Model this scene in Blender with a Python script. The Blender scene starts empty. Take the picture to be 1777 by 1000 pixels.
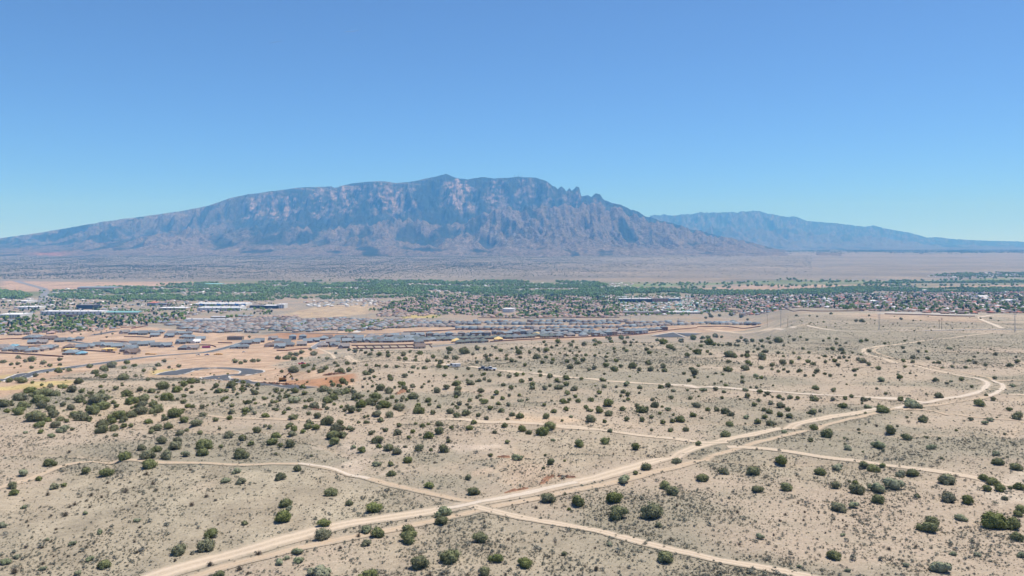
import bpy, math, random
import numpy as np
random.seed(7); rng = np.random.default_rng(7)
R = math.radians
scene = bpy.context.scene
col = scene.collection

# ------------------------------------------------------------------ camera
F, CX, HY = 1300.0, 888.5, 428.0            # focal length and horizon row, in photograph pixels
cam_d = bpy.data.cameras.new('camera')
cam_d.sensor_width = 36; cam_d.lens = 36 * F / 1777
cam_d.shift_y = (HY - 500) / 1777
cam_d.clip_start = 1; cam_d.clip_end = 90000
cam = bpy.data.objects.new('camera', cam_d); col.objects.link(cam)
cam.location = (0, 0, 0); cam.rotation_euler = (R(90), 0, 0)
scene.camera = cam

# ------------------------------------------------------------------ light
SUN_EL, SUN_AZ = R(67), R(60)               # azimuth from +Y towards +X
world = bpy.data.worlds.new('World'); scene.world = world; world.use_nodes = True
nt = world.node_tree; nt.nodes.clear()
sky = nt.nodes.new('ShaderNodeTexSky'); sky.sky_type = 'NISHITA'; sky.sun_disc = False
sky.sun_elevation = SUN_EL; sky.sun_rotation = SUN_AZ
sky.altitude = 12000; sky.air_density = 3.0; sky.dust_density = 0.0; sky.ozone_density = 9
bg = nt.nodes.new('ShaderNodeBackground'); bg.inputs['Strength'].default_value = 0.10
wo = nt.nodes.new('ShaderNodeOutputWorld')
nt.links.new(sky.outputs[0], bg.inputs[0]); nt.links.new(bg.outputs[0], wo.inputs[0])
sd = bpy.data.lights.new('sun', 'SUN'); sd.energy = 3.6; sd.angle = R(0.53); sd.color = (1.0, 0.955, 0.89)
sun = bpy.data.objects.new('sun', sd); col.objects.link(sun)
from mathutils import Vector
sv = Vector((math.sin(SUN_AZ) * math.cos(SUN_EL), math.cos(SUN_AZ) * math.cos(SUN_EL), math.sin(SUN_EL)))
sun.rotation_euler = sv.to_track_quat('Z', 'Y').to_euler()
vs = scene.view_settings
vs.view_transform = 'Standard'; vs.look = 'None'; vs.gamma = 1; vs.use_curve_mapping = False
vs.exposure = 0.60
scene.cycles.volume_bounces = 2
HAZE_DENSITY, HAZE_COLOR = 6.0e-5, (0.14, 0.46, 1.0, 1)

# ------------------------------------------------------------------ numpy noise
def perlin(x, y, seed=0):
    x = np.asarray(x, float); y = np.asarray(y, float)
    xi = np.floor(x).astype(np.int64); yi = np.floor(y).astype(np.int64)
    xf = x - xi; yf = y - yi
    def h(a, b):
        n = (a * 374761393 + b * 668265263 + seed * 1274126177) & 0xffffffff
        n = ((n ^ (n >> 13)) * 1274126177) & 0xffffffff
        n = (n ^ (n >> 16)) & 0xffff
        t = n * (2 * math.pi / 65536.0)
        return np.cos(t), np.sin(t)
    u = xf * xf * xf * (xf * (xf * 6 - 15) + 10); v = yf * yf * yf * (yf * (yf * 6 - 15) + 10)
    def g(dx, dy):
        c, s = h(xi + dx, yi + dy); return c * (xf - dx) + s * (yf - dy)
    a = g(0, 0); b = g(1, 0); c = g(0, 1); d = g(1, 1)
    return (a + (b - a) * u + (c - a) * v + (a - b - c + d) * u * v) * 1.4
def fbm(x, y, seed=0, n=4, g=0.5):
    r = 0; a = 1
    for i in range(n):
        r = r + a * perlin(x * 2 ** i, y * 2 ** i, seed + i * 17); a *= g
    return r
def ridged(x, y, seed=0, n=4, g=0.5):
    r = 0; a = 1; w = 1
    for i in range(n):
        s = (1 - np.abs(perlin(x * 2 ** i, y * 2 ** i, seed + i * 31))) ** 2 * w
        r = r + a * s; w = np.clip(s * 1.6, 0, 1); a *= g
    return r
def sstep(a, b, x):
    t = np.clip((x - a) / (b - a), 0, 1); return t * t * (3 - 2 * t)

# ------------------------------------------------------------------ terrain profile
KY  = [40, 150, 230, 335, 450, 560, 700, 800, 950, 1100, 1300, 1450, 1600, 1850, 2100, 2400, 2700, 3000, 3300, 3600, 5000, 6500, 8500, 10500, 12500, 16000, 30000]
FAR = [-235, -235, -220, -176.5, -129, -96, -86, -92]
def rows(l): return l
ZR = [-63, -65.5, -66, -70, -76, -83, -92.6, -98, -106.5, -116, -132, -140, -148, -161, -174, -187, -197.5, -210, -223] + FAR
ZC = [-63, -65.5, -66, -70, -75.5, -82, -89.5, -104, -130, -152, -168, -178, -187, -198, -208, -216, -220, -224, -229.5] + FAR
ZL = [-63, -65.5, -66, -70, -80, -93.5, -111, -121, -138, -151, -168.5, -180, -190, -202, -212, -220, -225.5, -230, -233] + FAR
def base_z(x, y):
    u = x / y; k = np.log(KY)
    ly = np.log(y * (1 + 0.085 * (1 - sstep(-0.14, 0.04, u)) * sstep(400, 600, y) * (1 - sstep(1300, 1800, y))))
    zl = np.interp(ly, k, ZL); zc = np.interp(ly, k, ZC); zr = np.interp(ly, k, ZR)
    wob = 0.02 * perlin(y / 160.0, y * 0, 5)
    a = sstep(-0.34, -0.17, u + wob); b = sstep(0.30, 0.40, u + wob)
    return (zl * (1 - a) + zc * a) * (1 - b) + zr * b
def terr(x, y):
    z = base_z(x, y)
    near = 1 - sstep(500, 1000, y)
    z = z + near * (1.0 * perlin(x / 95, y / 80, 11) + 0.75 * perlin(x / 34, y / 30, 12) + 0.3 * perlin(x / 13, y / 12, 13) + 0.12 * perlin(x / 5, y / 5, 14))
    # shallow washes running across the mesa
    ch = np.abs(perlin(x / 120 + 0.35 * perlin(x / 40, y / 40, 3), y / 70, 21))
    z = z - near * 1.2 * np.exp(-(ch / 0.07) ** 2) * sstep(190, 240, y)
    # gullies of the rising fan beyond the river
    fan = sstep(5000, 6200, y)
    z = z + fan * 9 * (fbm(x / 900, y / 1500, 41, 3) - np.exp(-(perlin(x / 420, y / 2600, 44) / 0.08) ** 2))
    # bluff at the fan's foot
    z = z + 16 * sstep(5050, 5200, y + 260 * perlin(x / 700, y / 700, 8)) * (1 - sstep(6000, 8000, y)) * sstep(-0.45, 0.1, x / y)
    return z
NYR, NU = 740, 600
GY = np.exp(np.linspace(math.log(70), math.log(30000), NYR)); GU = np.linspace(-1.08, 1.08, NU)
UU, YY = np.meshgrid(GU, GY); XX = UU * YY
GZ = terr(XX, YY)
LG0, LGS = math.log(70), (math.log(30000) - math.log(70)) / (NYR - 1)
def samp(A, x, y):
    x = np.asarray(x, float); y = np.asarray(y, float)
    fy = np.searchsorted(GY, y) - 1; fy = np.clip(fy, 0, NYR - 2)
    ty = np.clip((y - GY[fy]) / (GY[fy + 1] - GY[fy]), 0, 1)
    fu = (x / y - GU[0]) / (GU[1] - GU[0]); iu = np.clip(fu.astype(int), 0, NU - 2); tu = np.clip(fu - iu, 0, 1)
    if A.ndim == 3: ty = ty[..., None]; tu = tu[..., None]
    return (A[fy, iu] * (1 - tu) + A[fy, iu + 1] * tu) * (1 - ty) + (A[fy + 1, iu] * (1 - tu) + A[fy + 1, iu + 1] * tu) * ty
def gz(x, y): return samp(GZ, x, y)
def unproj(px, py):
    """where on the ground a spot of the photograph lies"""
    u = (px - CX) / F; s = (HY - py) / F
    zc = gz(u * GY, GY) - s * GY
    i = int(np.argmax(zc >= 0)) if (zc >= 0).any() else NYR - 1
    if i == 0: return u * GY[0], GY[0]
    t = zc[i - 1] / (zc[i - 1] - zc[i]) if zc[i] != zc[i - 1] else 0
    Y = GY[i - 1] + (GY[i] - GY[i - 1]) * t
    return u * Y, Y
def proj(x, y, z): return CX + F * x / y, HY - F * z / y
def wpoly(pts): return np.array([unproj(*p) for p in pts])
def inpoly(x, y, P):
    x = np.asarray(x); y = np.asarray(y); c = np.zeros(x.shape, bool); n = len(P)
    for i in range(n):
        x0, y0 = P[i]; x1, y1 = P[i - 1]
        if y0 == y1: continue
        c ^= ((y0 > y) != (y1 > y)) & (x < (x1 - x0) * (y - y0) / (y1 - y0) + x0)
    return c
def segdist(x, y, P):
    d = np.full(np.shape(x), 1e9)
    for i in range(len(P)):
        a = P[i - 1]; b = P[i]; v = b - a; L = max(v @ v, 1e-9)
        t = np.clip(((x - a[0]) * v[0] + (y - a[1]) * v[1]) / L, 0, 1)
        d = np.minimum(d, np.hypot(x - a[0] - t * v[0], y - a[1] - t * v[1]))
    return d

# ------------------------------------------------------------------ mesh helpers
def npmesh(name, V, Fc, mats, fcol=None, midx=None, smooth=False, vcol=None):
    V = np.asarray(V, np.float32); Fc = np.asarray(Fc, np.int32); n = Fc.shape[1]
    me = bpy.data.meshes.new(name)
    me.vertices.add(len(V)); me.vertices.foreach_set('co', V.ravel())
    me.loops.add(Fc.size); me.loops.foreach_set('vertex_index', Fc.ravel())
    me.polygons.add(len(Fc)); me.polygons.foreach_set('loop_start', np.arange(0, Fc.size, n, dtype=np.int32))
    me.polygons.foreach_set('loop_total', np.full(len(Fc), n, np.int32))
    if midx is not None: me.polygons.foreach_set('material_index', np.asarray(midx, np.int32))
    if smooth: me.polygons.foreach_set('use_smooth', np.ones(len(Fc), bool))
    for m in (mats if isinstance(mats, (list, tuple)) else [mats]): me.materials.append(m)
    me.update(calc_edges=True)
    if fcol is not None:
        a = me.attributes.new('col', 'FLOAT_COLOR', 'FACE'); a.data.foreach_set('color', np.asarray(fcol, np.float32).ravel())
    if vcol is not None:
        a = me.attributes.new('col', 'FLOAT_COLOR', 'POINT'); a.data.foreach_set('color', np.asarray(vcol, np.float32).ravel())
    return me
def pymesh(name, V, Fc, mats, midx=None, smooth=False):
    me = bpy.data.meshes.new(name); me.from_pydata([tuple(v) for v in V], [], [tuple(f) for f in Fc])
    for m in (mats if isinstance(mats, (list, tuple)) else [mats]): me.materials.append(m)
    if midx is not None: me.polygons.foreach_set('material_index', np.array(midx, np.int32))
    if smooth: me.polygons.foreach_set('use_smooth', np.ones(len(me.polygons), bool))
    me.update(); return me
def obj(name, me, parent=None, loc=None, rz=0, kind=None, scale=None):
    o = bpy.data.objects.new(name, me); col.objects.link(o)
    if parent is not None: o.parent = parent
    if loc is not None: o.location = loc
    if rz: o.rotation_euler = (0, 0, rz)
    if scale is not None: o.scale = scale
    if kind: o['kind'] = kind
    return o
def tag(o, label, cat, group=None):
    o['label'] = label; o['category'] = cat
    if group: o['group'] = group
    return o
class MB:
    def __init__(s): s.V = []; s.F = []; s.M = []
    def add(s, V, Fc, m=0):
        k = len(s.V); s.V += [tuple(v) for v in V]; s.F += [tuple(i + k for i in f) for f in Fc]; s.M += [m] * len(Fc)
    def box(s, x0, x1, y0, y1, z0, z1, m=0):
        V = [(x0, y0, z0), (x1, y0, z0), (x1, y1, z0), (x0, y1, z0), (x0, y0, z1), (x1, y0, z1), (x1, y1, z1), (x0, y1, z1)]
        s.add(V, [(0, 3, 2, 1), (4, 5, 6, 7), (0, 1, 5, 4), (1, 2, 6, 5), (2, 3, 7, 6), (3, 0, 4, 7)], m)
    def hip(s, x0, x1, y0, y1, z0, h, ov=0.5, th=0.25, m=0, gable=False):
        x0 -= ov; x1 += ov; y0 -= ov; y1 += ov
        w, d = x1 - x0, y1 - y0
        if w >= d: r = 0 if gable else d / 2; A = (x0 + r, (y0 + y1) / 2, z0 + th + h); B = (x1 - r, (y0 + y1) / 2, z0 + th + h)
        else: r = 0 if gable else w / 2; A = ((x0 + x1) / 2, y0 + r, z0 + th + h); B = ((x0 + x1) / 2, y1 - r, z0 + th + h)
        V = [(x0, y0, z0), (x1, y0, z0), (x1, y1, z0), (x0, y1, z0), (x0, y0, z0 + th), (x1, y0, z0 + th), (x1, y1, z0 + th), (x0, y1, z0 + th), A, B]
        base = [(0, 3, 2, 1), (0, 1, 5, 4), (1, 2, 6, 5), (2, 3, 7, 6), (3, 0, 4, 7)]
        top = [(4, 5, 9, 8), (5, 6, 9), (6, 7, 8, 9), (7, 4, 8)] if w >= d else [(4, 5, 8), (5, 6, 9, 8), (6, 7, 9), (7, 4, 8, 9)]
        s.add(V, base + top, m)
    def cyl(s, x, y, z0, z1, r0, r1, n=8, m=0, cap=True):
        V = [(x + r * math.cos(2 * math.pi * i / n), y + r * math.sin(2 * math.pi * i / n), z) for z, r in ((z0, r0), (z1, r1)) for i in range(n)]
        Fc = [(i, (i + 1) % n, n + (i + 1) % n, n + i) for i in range(n)]
        if cap: Fc.append(tuple(range(n, 2 * n)))
        s.add(V, Fc, m)
    def mesh(s, name, mats, smooth=False): return pymesh(name, s.V, s.F, mats, s.M, smooth)

# ------------------------------------------------------------------ materials
def newmat(name):
    m = bpy.data.materials.new(name); m.use_nodes = True
    n = m.node_tree.nodes; n.clear()
    out = n.new('ShaderNodeOutputMaterial'); b = n.new('ShaderNodeBsdfPrincipled')
    b.inputs['Roughness'].default_value = 0.85; b.inputs['Specular IOR Level'].default_value = 0.25
    m.node_tree.links.new(b.outputs[0], out.inputs[0])
    return m, m.node_tree, b
def nd(t, kind, **kw):
    n = t.nodes.new(kind)
    for k, v in kw.items(): setattr(n, k, v)
    return n
def noise(t, scale, detail=3, rough=0.6, vec=None):
    n = t.nodes.new('ShaderNodeTexNoise'); n.inputs['Scale'].default_value = scale
    n.inputs['Detail'].default_value = detail; n.inputs['Roughness'].default_value = rough
    if vec is not None: t.links.new(vec, n.inputs['Vector'])
    return n.outputs['Fac']
def mapr(t, v, a, b, c, d):
    n = t.nodes.new('ShaderNodeMapRange'); n.clamp = True
    t.links.new(v, n.inputs['Value'])
    for k, q in zip(('From Min', 'From Max', 'To Min', 'To Max'), (a, b, c, d)): n.inputs[k].default_value = q
    return n.outputs[0]
def mix(t, f, a, b, mode='MIX'):
    n = t.nodes.new('ShaderNodeMix'); n.data_type = 'RGBA'; n.blend_type = mode
    for s, v in ((n.inputs['Factor'], f), (n.inputs['A'], a), (n.inputs['B'], b)):
        if hasattr(v, 'links'): t.links.new(v, s)
        elif isinstance(v, (tuple, list)): s.default_value = (*v[:3], 1)
        else: s.default_value = v
    return n.outputs['Result']
def mul(t, a, b, op='MULTIPLY'):
    n = t.nodes.new('ShaderNodeMath'); n.operation = op
    for s, v in ((n.inputs[0], a), (n.inputs[1], b)):
        if hasattr(v, 'links'): t.links.new(v, s)
        else: s.default_value = v
    return n.outputs[0]
def simple(name, c, var=0.12, scale=0.8, rough=0.85, spec=0.25, obrand=0.0, metal=0):
    m, t, b = newmat(name)
    tc = nd(t, 'ShaderNodeNewGeometry').outputs['Position']
    f = mapr(t, noise(t, scale, 4, 0.65, tc), 0.3, 0.7, 1 - var, 1 + var)
    c2 = mix(t, 1.0, c, f, 'MULTIPLY')
    if obrand:
        r = nd(t, 'ShaderNodeObjectInfo').outputs['Random']
        c2 = mix(t, 1.0, c2, mapr(t, r, 0, 1, 1 - obrand, 1 + obrand), 'MULTIPLY')
    t.links.new(c2, b.inputs['Base Color']); b.inputs['Roughness'].default_value = rough
    b.inputs['Specular IOR Level'].default_value = spec; b.inputs['Metallic'].default_value = metal
    return m

# shared ground shader: base colour comes from the sheet's own 'col' attribute (alpha = how much grass and scrub grows there)
def ground_colour(t):
    pos = nd(t, 'ShaderNodeNewGeometry').outputs['Position']
    at = nd(t, 'ShaderNodeAttribute'); at.attribute_name = 'col'
    veg = at.outputs['Alpha']
    n_big = noise(t, 0.035, 4, 0.6, pos)      # patches of 10 - 30 m
    n_mid = noise(t, 0.28, 5, 0.68, pos)      # 1 - 4 m
    n_fine = noise(t, 2.1, 4, 0.75, pos)      # clumps of grass, stones
    mp = nd(t, 'ShaderNodeMapping'); t.links.new(pos, mp.inputs['Vector']); mp.inputs['Scale'].default_value = (1, 1, 0.2)
    vo = nd(t, 'ShaderNodeTexVoronoi'); vo.inputs['Scale'].default_value = 0.9; t.links.new(mp.outputs[0], vo.inputs['Vector'])
    mg = nd(t, 'ShaderNodeMapping'); t.links.new(pos, mg.inputs['Vector']); mg.inputs['Scale'].default_value = (0.55, 1.1, 1); mg.inputs['Rotation'].default_value = (0, 0, 0.35)
    n_str = noise(t, 1.1, 5, 0.8, mg.outputs[0])
    c = at.outputs['Color']
    c = mix(t, 1.0, c, mapr(t, n_str, 0.35, 0.65, 0.84, 1.14), 'MULTIPLY')
    c = mix(t, 1.0, c, mapr(t, n_big, 0.3, 0.7, 0.88, 1.12), 'MULTIPLY')
    c = mix(t, 1.0, c, mapr(t, n_mid, 0.3, 0.7, 0.87, 1.13), 'MULTIPLY')
    c = mix(t, 1.0, c, mapr(t, n_fine, 0.3, 0.7, 0.74, 1.24), 'MULTIPLY')
    # dry grey-green grass cover
    g = mul(t, mapr(t, n_mid, 0.40, 0.62, 0, 1), mapr(t, n_big, 0.36, 0.58, 0.25, 1))
    g = mul(t, mul(t, g, veg), 0.85)
    c = mix(t, g, c, (0.235, 0.21, 0.155))
    s = mul(t, mapr(t, n_fine, 0.50, 0.64, 0, 1), mapr(t, vo.outputs['Distance'], 0.25, 0.6, 1, 0))
    s = mul(t, mul(t, s, veg), 0.9)
    c = mix(t, s, c, (0.105, 0.10, 0.068))
    return c, pos, n_fine, n_mid
def bumped(t, b, h, strength, dist):
    bp = nd(t, 'ShaderNodeBump'); bp.inputs['Strength'].default_value = strength; bp.inputs['Distance'].default_value = dist
    t.links.new(h, bp.inputs['Height']); t.links.new(bp.outputs[0], b.inputs['Normal'])
M_ground, t, b = newmat('desert_ground')
c, pos, nf, nm = ground_colour(t)
t.links.new(c, b.inputs['Base Color']); b.inputs['Roughness'].default_value = 0.95; b.inputs['Specular IOR Level'].default_value = 0.1
bumped(t, b, mul(t, nf, nm, 'ADD'), 0.55, 0.25)
def strip_mat(name, c0, c1, edge0, edge1, rut=0.0, wear=0.5):
    """a road surface whose ragged rim grades into the very same ground"""
    m, t, b = newmat(name)
    g, pos, nf, nm = ground_colour(t)
    ea = nd(t, 'ShaderNodeAttribute'); ea.attribute_name = 'edge'          # -1 .. 1 across
    e = mul(t, ea.outputs['Fac'], 0, 'ABSOLUTE') if False else ea.outputs['Fac']
    ab = nd(t, 'ShaderNodeMath'); ab.operation = 'ABSOLUTE'; t.links.new(e, ab.inputs[0]); ab = ab.outputs[0]
    n1 = noise(t, 0.45, 5, 0.7, pos); n2 = noise(t, 1.7, 3, 0.7, pos)
    e2 = mul(t, ab, mul(t, mul(t, n1, 0.5, 'SUBTRACT'), wear), 'ADD')
    mask = mapr(t, e2, edge0, edge1, 1, 0)
    cc = mix(t, mapr(t, n2, 0.3, 0.7, 0, 1), c0, c1)
    if rut:
        r = nd(t, 'ShaderNodeMath'); r.operation = 'SUBTRACT'; t.links.new(ab, r.inputs[0]); r.inputs[1].default_value = 0.38
        r2 = nd(t, 'ShaderNodeMath'); r2.operation = 'ABSOLUTE'; t.links.new(r.outputs[0], r2.inputs[0])
        cc = mix(t, mul(t, mapr(t, r2.outputs[0], 0.05, 0.3, 1, 0), rut), cc, tuple(min(1, k * 1.18) for k in c1))
    t.links.new(mix(t, mask, g, cc), b.inputs['Base Color']); b.inputs['Roughness'].default_value = 0.95; b.inputs['Specular IOR Level'].default_value = 0.1
    bumped(t, b, nf, 0.25, 0.15)
    return m
M_dirt = strip_mat('packed_dirt', (0.42, 0.335, 0.245), (0.52, 0.43, 0.325), 0.5, 0.98, 0.6, 1.0)
M_gravel = strip_mat('pale_gravel', (0.48, 0.405, 0.32), (0.57, 0.49, 0.40), 0.4, 1.0, 0.4, 1.0)
M_track = strip_mat('sandy_track', (0.41, 0.315, 0.22), (0.48, 0.38, 0.275), 0.25, 0.95, 0.4, 1.2)
M_pad = strip_mat('graded_earth', (0.46, 0.27, 0.155), (0.53, 0.335, 0.205), 0.93, 1.0, 0, 0.3)
M_asphalt = simple('asphalt', (0.085, 0.09, 0.098), 0.18, 0.3)
M_oldasph = simple('worn_asphalt', (0.20, 0.20, 0.205), 0.15, 0.1)
M_concrete = simple('kerb_concrete', (0.50, 0.47, 0.43), 0.1, 0.5)
M_line = simple('road_paint', (0.75, 0.75, 0.72), 0.05)

def leafmat(name, c0, c1, c2, k=0.85):
    m, t, b = newmat(name)
    pos = nd(t, 'ShaderNodeNewGeometry').outputs['Position']
    oi = nd(t, 'ShaderNodeObjectInfo').outputs['Random']
    f = mapr(t, noise(t, 1.6, 3, 0.7, pos), 0.32, 0.68, 0, 1)
    c = mix(t, f, c0, c1); c = mix(t, mapr(t, oi, 0, 1, 0, k), c, c2)
    c = mix(t, 1.0, c, mapr(t, noise(t, 0.06, 2, 0.5, pos), 0.35, 0.65, 0.8, 1.25), 'MULTIPLY')
    t.links.new(c, b.inputs['Base Color']); b.inputs['Roughness'].default_value = 0.8; b.inputs['Specular IOR Level'].default_value = 0.15
    return m
M_jun = leafmat('juniper_leaves', (0.09, 0.115, 0.036), (0.21, 0.225, 0.08), (0.185, 0.185, 0.12), 0.95)
M_grey = leafmat('grey_green_leaves', (0.135, 0.16, 0.085), (0.26, 0.285, 0.165), (0.23, 0.235, 0.16))
M_sage = leafmat('sage_leaves', (0.13, 0.14, 0.10), (0.23, 0.235, 0.18), (0.22, 0.215, 0.18))
M_dry = leafmat('dry_brown_twigs', (0.10, 0.078, 0.055), (0.17, 0.135, 0.10), (0.12, 0.11, 0.08))
M_tuft = leafmat('grass_tufts', (0.20, 0.185, 0.13), (0.30, 0.275, 0.20), (0.17, 0.175, 0.14))
M_leaf = leafmat('deciduous_leaves', (0.09, 0.155, 0.03), (0.18, 0.27, 0.06), (0.24, 0.31, 0.06))
M_bosque = leafmat('cottonwood_leaves', (0.12, 0.21, 0.05), (0.24, 0.37, 0.10), (0.17, 0.22, 0.10))
M_pine = leafmat('dark_conifer_leaves', (0.03, 0.055, 0.02), (0.05, 0.085, 0.035), (0.04, 0.06, 0.03))
M_bark = simple('bark', (0.13, 0.095, 0.07), 0.2, 3)

# ------------------------------------------------------------------ ground colours by area
def C(*c): return np.array(c, float)
SAND = C(0.435, 0.345, 0.25); GCOL = np.empty((NYR, NU, 4)); 
X_, Y_ = XX, YY
pat = fbm(X_ / 140, Y_ / 110, 61, 4); pat2 = fbm(X_ / 38, Y_ / 34, 64, 4)
f = sstep(-0.35, 0.45, pat + 0.5 * pat2)[..., None]
near_c = C(0.46, 0.365, 0.275) * (1 - f) + C(0.345, 0.30, 0.225) * f
washp = np.exp(-(np.abs(perlin(X_ / 120 + 0.35 * perlin(X_ / 40, Y_ / 40, 3), Y_ / 70, 21)) / 0.05) ** 2)[..., None] * sstep(190, 240, Y_)[..., None]
near_c = near_c * (1 - 0.5 * washp) + C(0.53, 0.41, 0.30) * 0.5 * washp
veg = 0.55 + 0.45 * f[..., 0]
GCOL[..., :3] = near_c; GCOL[..., 3] = veg
def paint(mask, c, v=None):
    m = mask[..., None] if mask.ndim == 2 else mask
    GCOL[..., :3] = GCOL[..., :3] * (1 - m) + C(*c) * m
    if v is not None: GCOL[..., 3] = GCOL[..., 3] * (1 - mask) + v * mask
# town floor, valley, rising fan
tn = sstep(1150, 1500, Y_ + 0 * X_) * (1 - sstep(0.28, 0.36, X_ / Y_)) + sstep(1700, 2000, Y_) * sstep(0.28, 0.36, X_ / Y_)
tn = np.clip(tn, 0, 1); q = sstep(-0.5, 0.5, fbm(X_ / 160, Y_ / 200, 71, 3))
paint(tn * (1 - q), (0.35, 0.265, 0.195), 0.4); paint(tn * q * 0.999, (0.28, 0.24, 0.19), 0.4)
val = sstep(3300, 3700, Y_); q = sstep(-0.2, 0.3, perlin(X_ / 900, Y_ / 350, 72))
paint(val, (0.27, 0.22, 0.155), 0.2); paint(val * q * 0.75, (0.14, 0.17, 0.075), 0.2)
fan = sstep(4950, 5150, Y_ + 220 * perlin(X_ / 700, Y_ / 700, 8)); q = sstep(-0.5, 0.7, fbm(X_ / 1400, Y_ / 600, 73, 5))
paint(fan, (0.235, 0.205, 0.17), 0); paint(fan * q * 0.8, (0.165, 0.15, 0.125), 0)
stk = sstep(0.15, 0.5, fbm(X_ / 2600, Y_ / 260, 75, 4)); paint(fan * stk * 0.3, (0.22, 0.17, 0.125), 0)
stk = sstep(0.3, 0.55, fbm(X_ / 1500, Y_ / 200, 78, 3)) * (1 - sstep(7000, 9000, Y_)); paint(fan * stk * 0.35, (0.42, 0.325, 0.235), 0)
paint(sstep(9300, 10800, Y_) * (1 - sstep(0.2, 0.34, X_ / Y_)) * 0.75, (0.15, 0.125, 0.09), 0)
fc = sstep(11500, 13500, Y_) * sstep(0.25, 0.48, X_ / Y_) * sstep(-0.5, 0.3, fbm(X_ / 350, Y_ / 900, 77, 3)); paint(fc * 0.9, (0.05, 0.065, 0.05), 0)
def zone(pts, c, v=0.0, feather=8.0, k=1.0, ns=40.0, na=14.0):
    P = wpoly(pts); i0 = P[:, 1].min() - feather * 3; i1 = P[:, 1].max() + feather * 3
    r0, r1 = np.searchsorted(GY, i0), np.searchsorted(GY, i1)
    if r1 <= r0: return
    sl = slice(max(r0 - 1, 0), r1 + 1)
    xs, ys = X_[sl], Y_[sl]
    w = na * fbm(xs / ns, ys / ns, 91, 3)
    d = segdist(xs, ys, P) * np.where(inpoly(xs, ys, P), -1, 1) + w
    m = sstep(feather, -feather, d) if False else 1 - sstep(-feather, feather, d)
    m = m * k
    c = (np.array(c)[None, None] * (1 + 0.28 * fbm(xs / (ns * 0.7), ys / (ns * 1.6), 93, 4))[..., None] + np.array([0.014, 0.014, 0.011]) * (1 + 2.5 * fbm(xs / (ns * 1.5), ys / (ns * 3), 95, 3))[..., None]).clip(0.03, 0.8)
    GCOL[sl, :, :3] = GCOL[sl, :, :3] * (1 - m[..., None]) + c * m[..., None]
    GCOL[sl, :, 3] = GCOL[sl, :, 3] * (1 - m) + v * m
ORG = (0.435, 0.30, 0.205); RED = (0.37, 0.19, 0.105); YEL = (0.46, 0.35, 0.16)
zone([(-60, 690), (-60, 560), (100, 556), (230, 566), (300, 572), (470, 582), (560, 596), (640, 600), (560, 609), (430, 613), (330, 622), (210, 634), (120, 650), (40, 668)], ORG, 0.05, 12)
zone([(250, 655), (262, 640), (300, 627), (330, 619), (400, 611), (470, 607), (548, 600), (565, 612), (520, 622), (470, 634), (560, 641), (620, 652), (618, 668), (560, 673), (500, 670), (450, 664), (390, 662), (330, 655)], ORG, 0.05, 6, 1, 20, 5)
zone([(-60, 700), (-60, 668), (0, 668), (60, 660), (130, 658), (128, 668), (40, 682), (0, 690)], ORG, 0.05, 4, 1, 20, 3)
zone([(-40, 676), (0, 672), (60, 663), (128, 659), (125, 666), (70, 673), (10, 678)], YEL, 0.1, 3, 1, 15, 2)
zone([(-40, 662), (0, 652), (60, 642), (110, 635), (112, 640), (60, 650), (0, 663)], YEL, 0.1, 3, 0.8, 15, 2)
zone([(262, 652), (262, 643), (310, 640), (316, 643), (285, 651)], YEL, 0.1, 3, 0.9, 15, 2)
zone([(490, 668), (495, 661), (560, 656), (612, 648), (618, 655), (600, 668), (540, 673)], RED, 0.05, 3, 0.85, 15, 2)
zone([(430, 612), (560, 600), (700, 598), (860, 594), (1000, 590), (1160, 578), (1320, 566), (1330, 560), (1100, 560), (700, 570), (480, 578)], (0.44, 0.29, 0.19), 0.05, 20, 0.75)
zone([(480, 577), (560, 579), (620, 579), (600, 586), (500, 588), (460, 584)], (0.33, 0.17, 0.09), 0.05, 8, 0.8)
zone([(500, 543), (560, 531), (660, 527), (640, 545), (560, 552), (500, 551)], (0.42, 0.31, 0.20), 0.3, 15, 0.9)
zone([(0, 487), (130, 490), (330, 489), (340, 494), (200, 498), (120, 504), (0, 508)], (0.42, 0.28, 0.20), 0, 30, 0.8, 200, 40)
zone([(690, 548), (760, 546), (762, 551), (700, 553)], (0.42, 0.33, 0.12), 0.1, 10, 0.9)
zone([(1190, 503), (1300, 495), (1560, 494), (1500, 500), (1350, 504)], (0.36, 0.25, 0.18), 0, 30, 0.9, 200, 40)
zone([(1620, 497), (1777, 494), (1900, 494), (1900, 499), (1650, 500)], (0.38, 0.26, 0.19), 0, 30, 0.9, 200, 40)
zone([(1300, 489), (1777, 484), (1900, 484), (1900, 486), (1500, 491), (1300, 492)], (0.17, 0.21, 0.085), 0, 30, 0.8, 200, 40)
zone([(900, 497), (1180, 492), (1320, 491), (1200, 496), (1000, 500)], (0.15, 0.20, 0.08), 0, 30, 0.8, 200, 40)
zone([(1230, 571), (1330, 570), (1430, 568), (1430, 571), (1320, 574), (1230, 573)], (0.58, 0.44, 0.31), 0.1, 8, 0.9)
zone([(1480, 548), (1560, 540), (1700, 552), (1720, 560), (1560, 560)], (0.42, 0.30, 0.21), 0.3, 15, 0.8)
zone([(1520, 545), (1560, 538), (1640, 541), (1700, 546), (1690, 549), (1560, 546)], (0.40, 0.36, 0.32), 0, 6, 0.9)
zone([(560, 765), (600, 768), (690, 772), (780, 770), (840, 776), (800, 782), (700, 784), (640, 806), (660, 818), (620, 820), (600, 800)], (0.54, 0.43, 0.34), 0.15, 4, 0.6, 9, 9)
zone([(840, 800), (900, 785), (990, 795), (1010, 820), (960, 850), (900, 852), (850, 830)], (0.50, 0.37, 0.265), 0.3, 4, 0.7, 9, 9)
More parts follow.
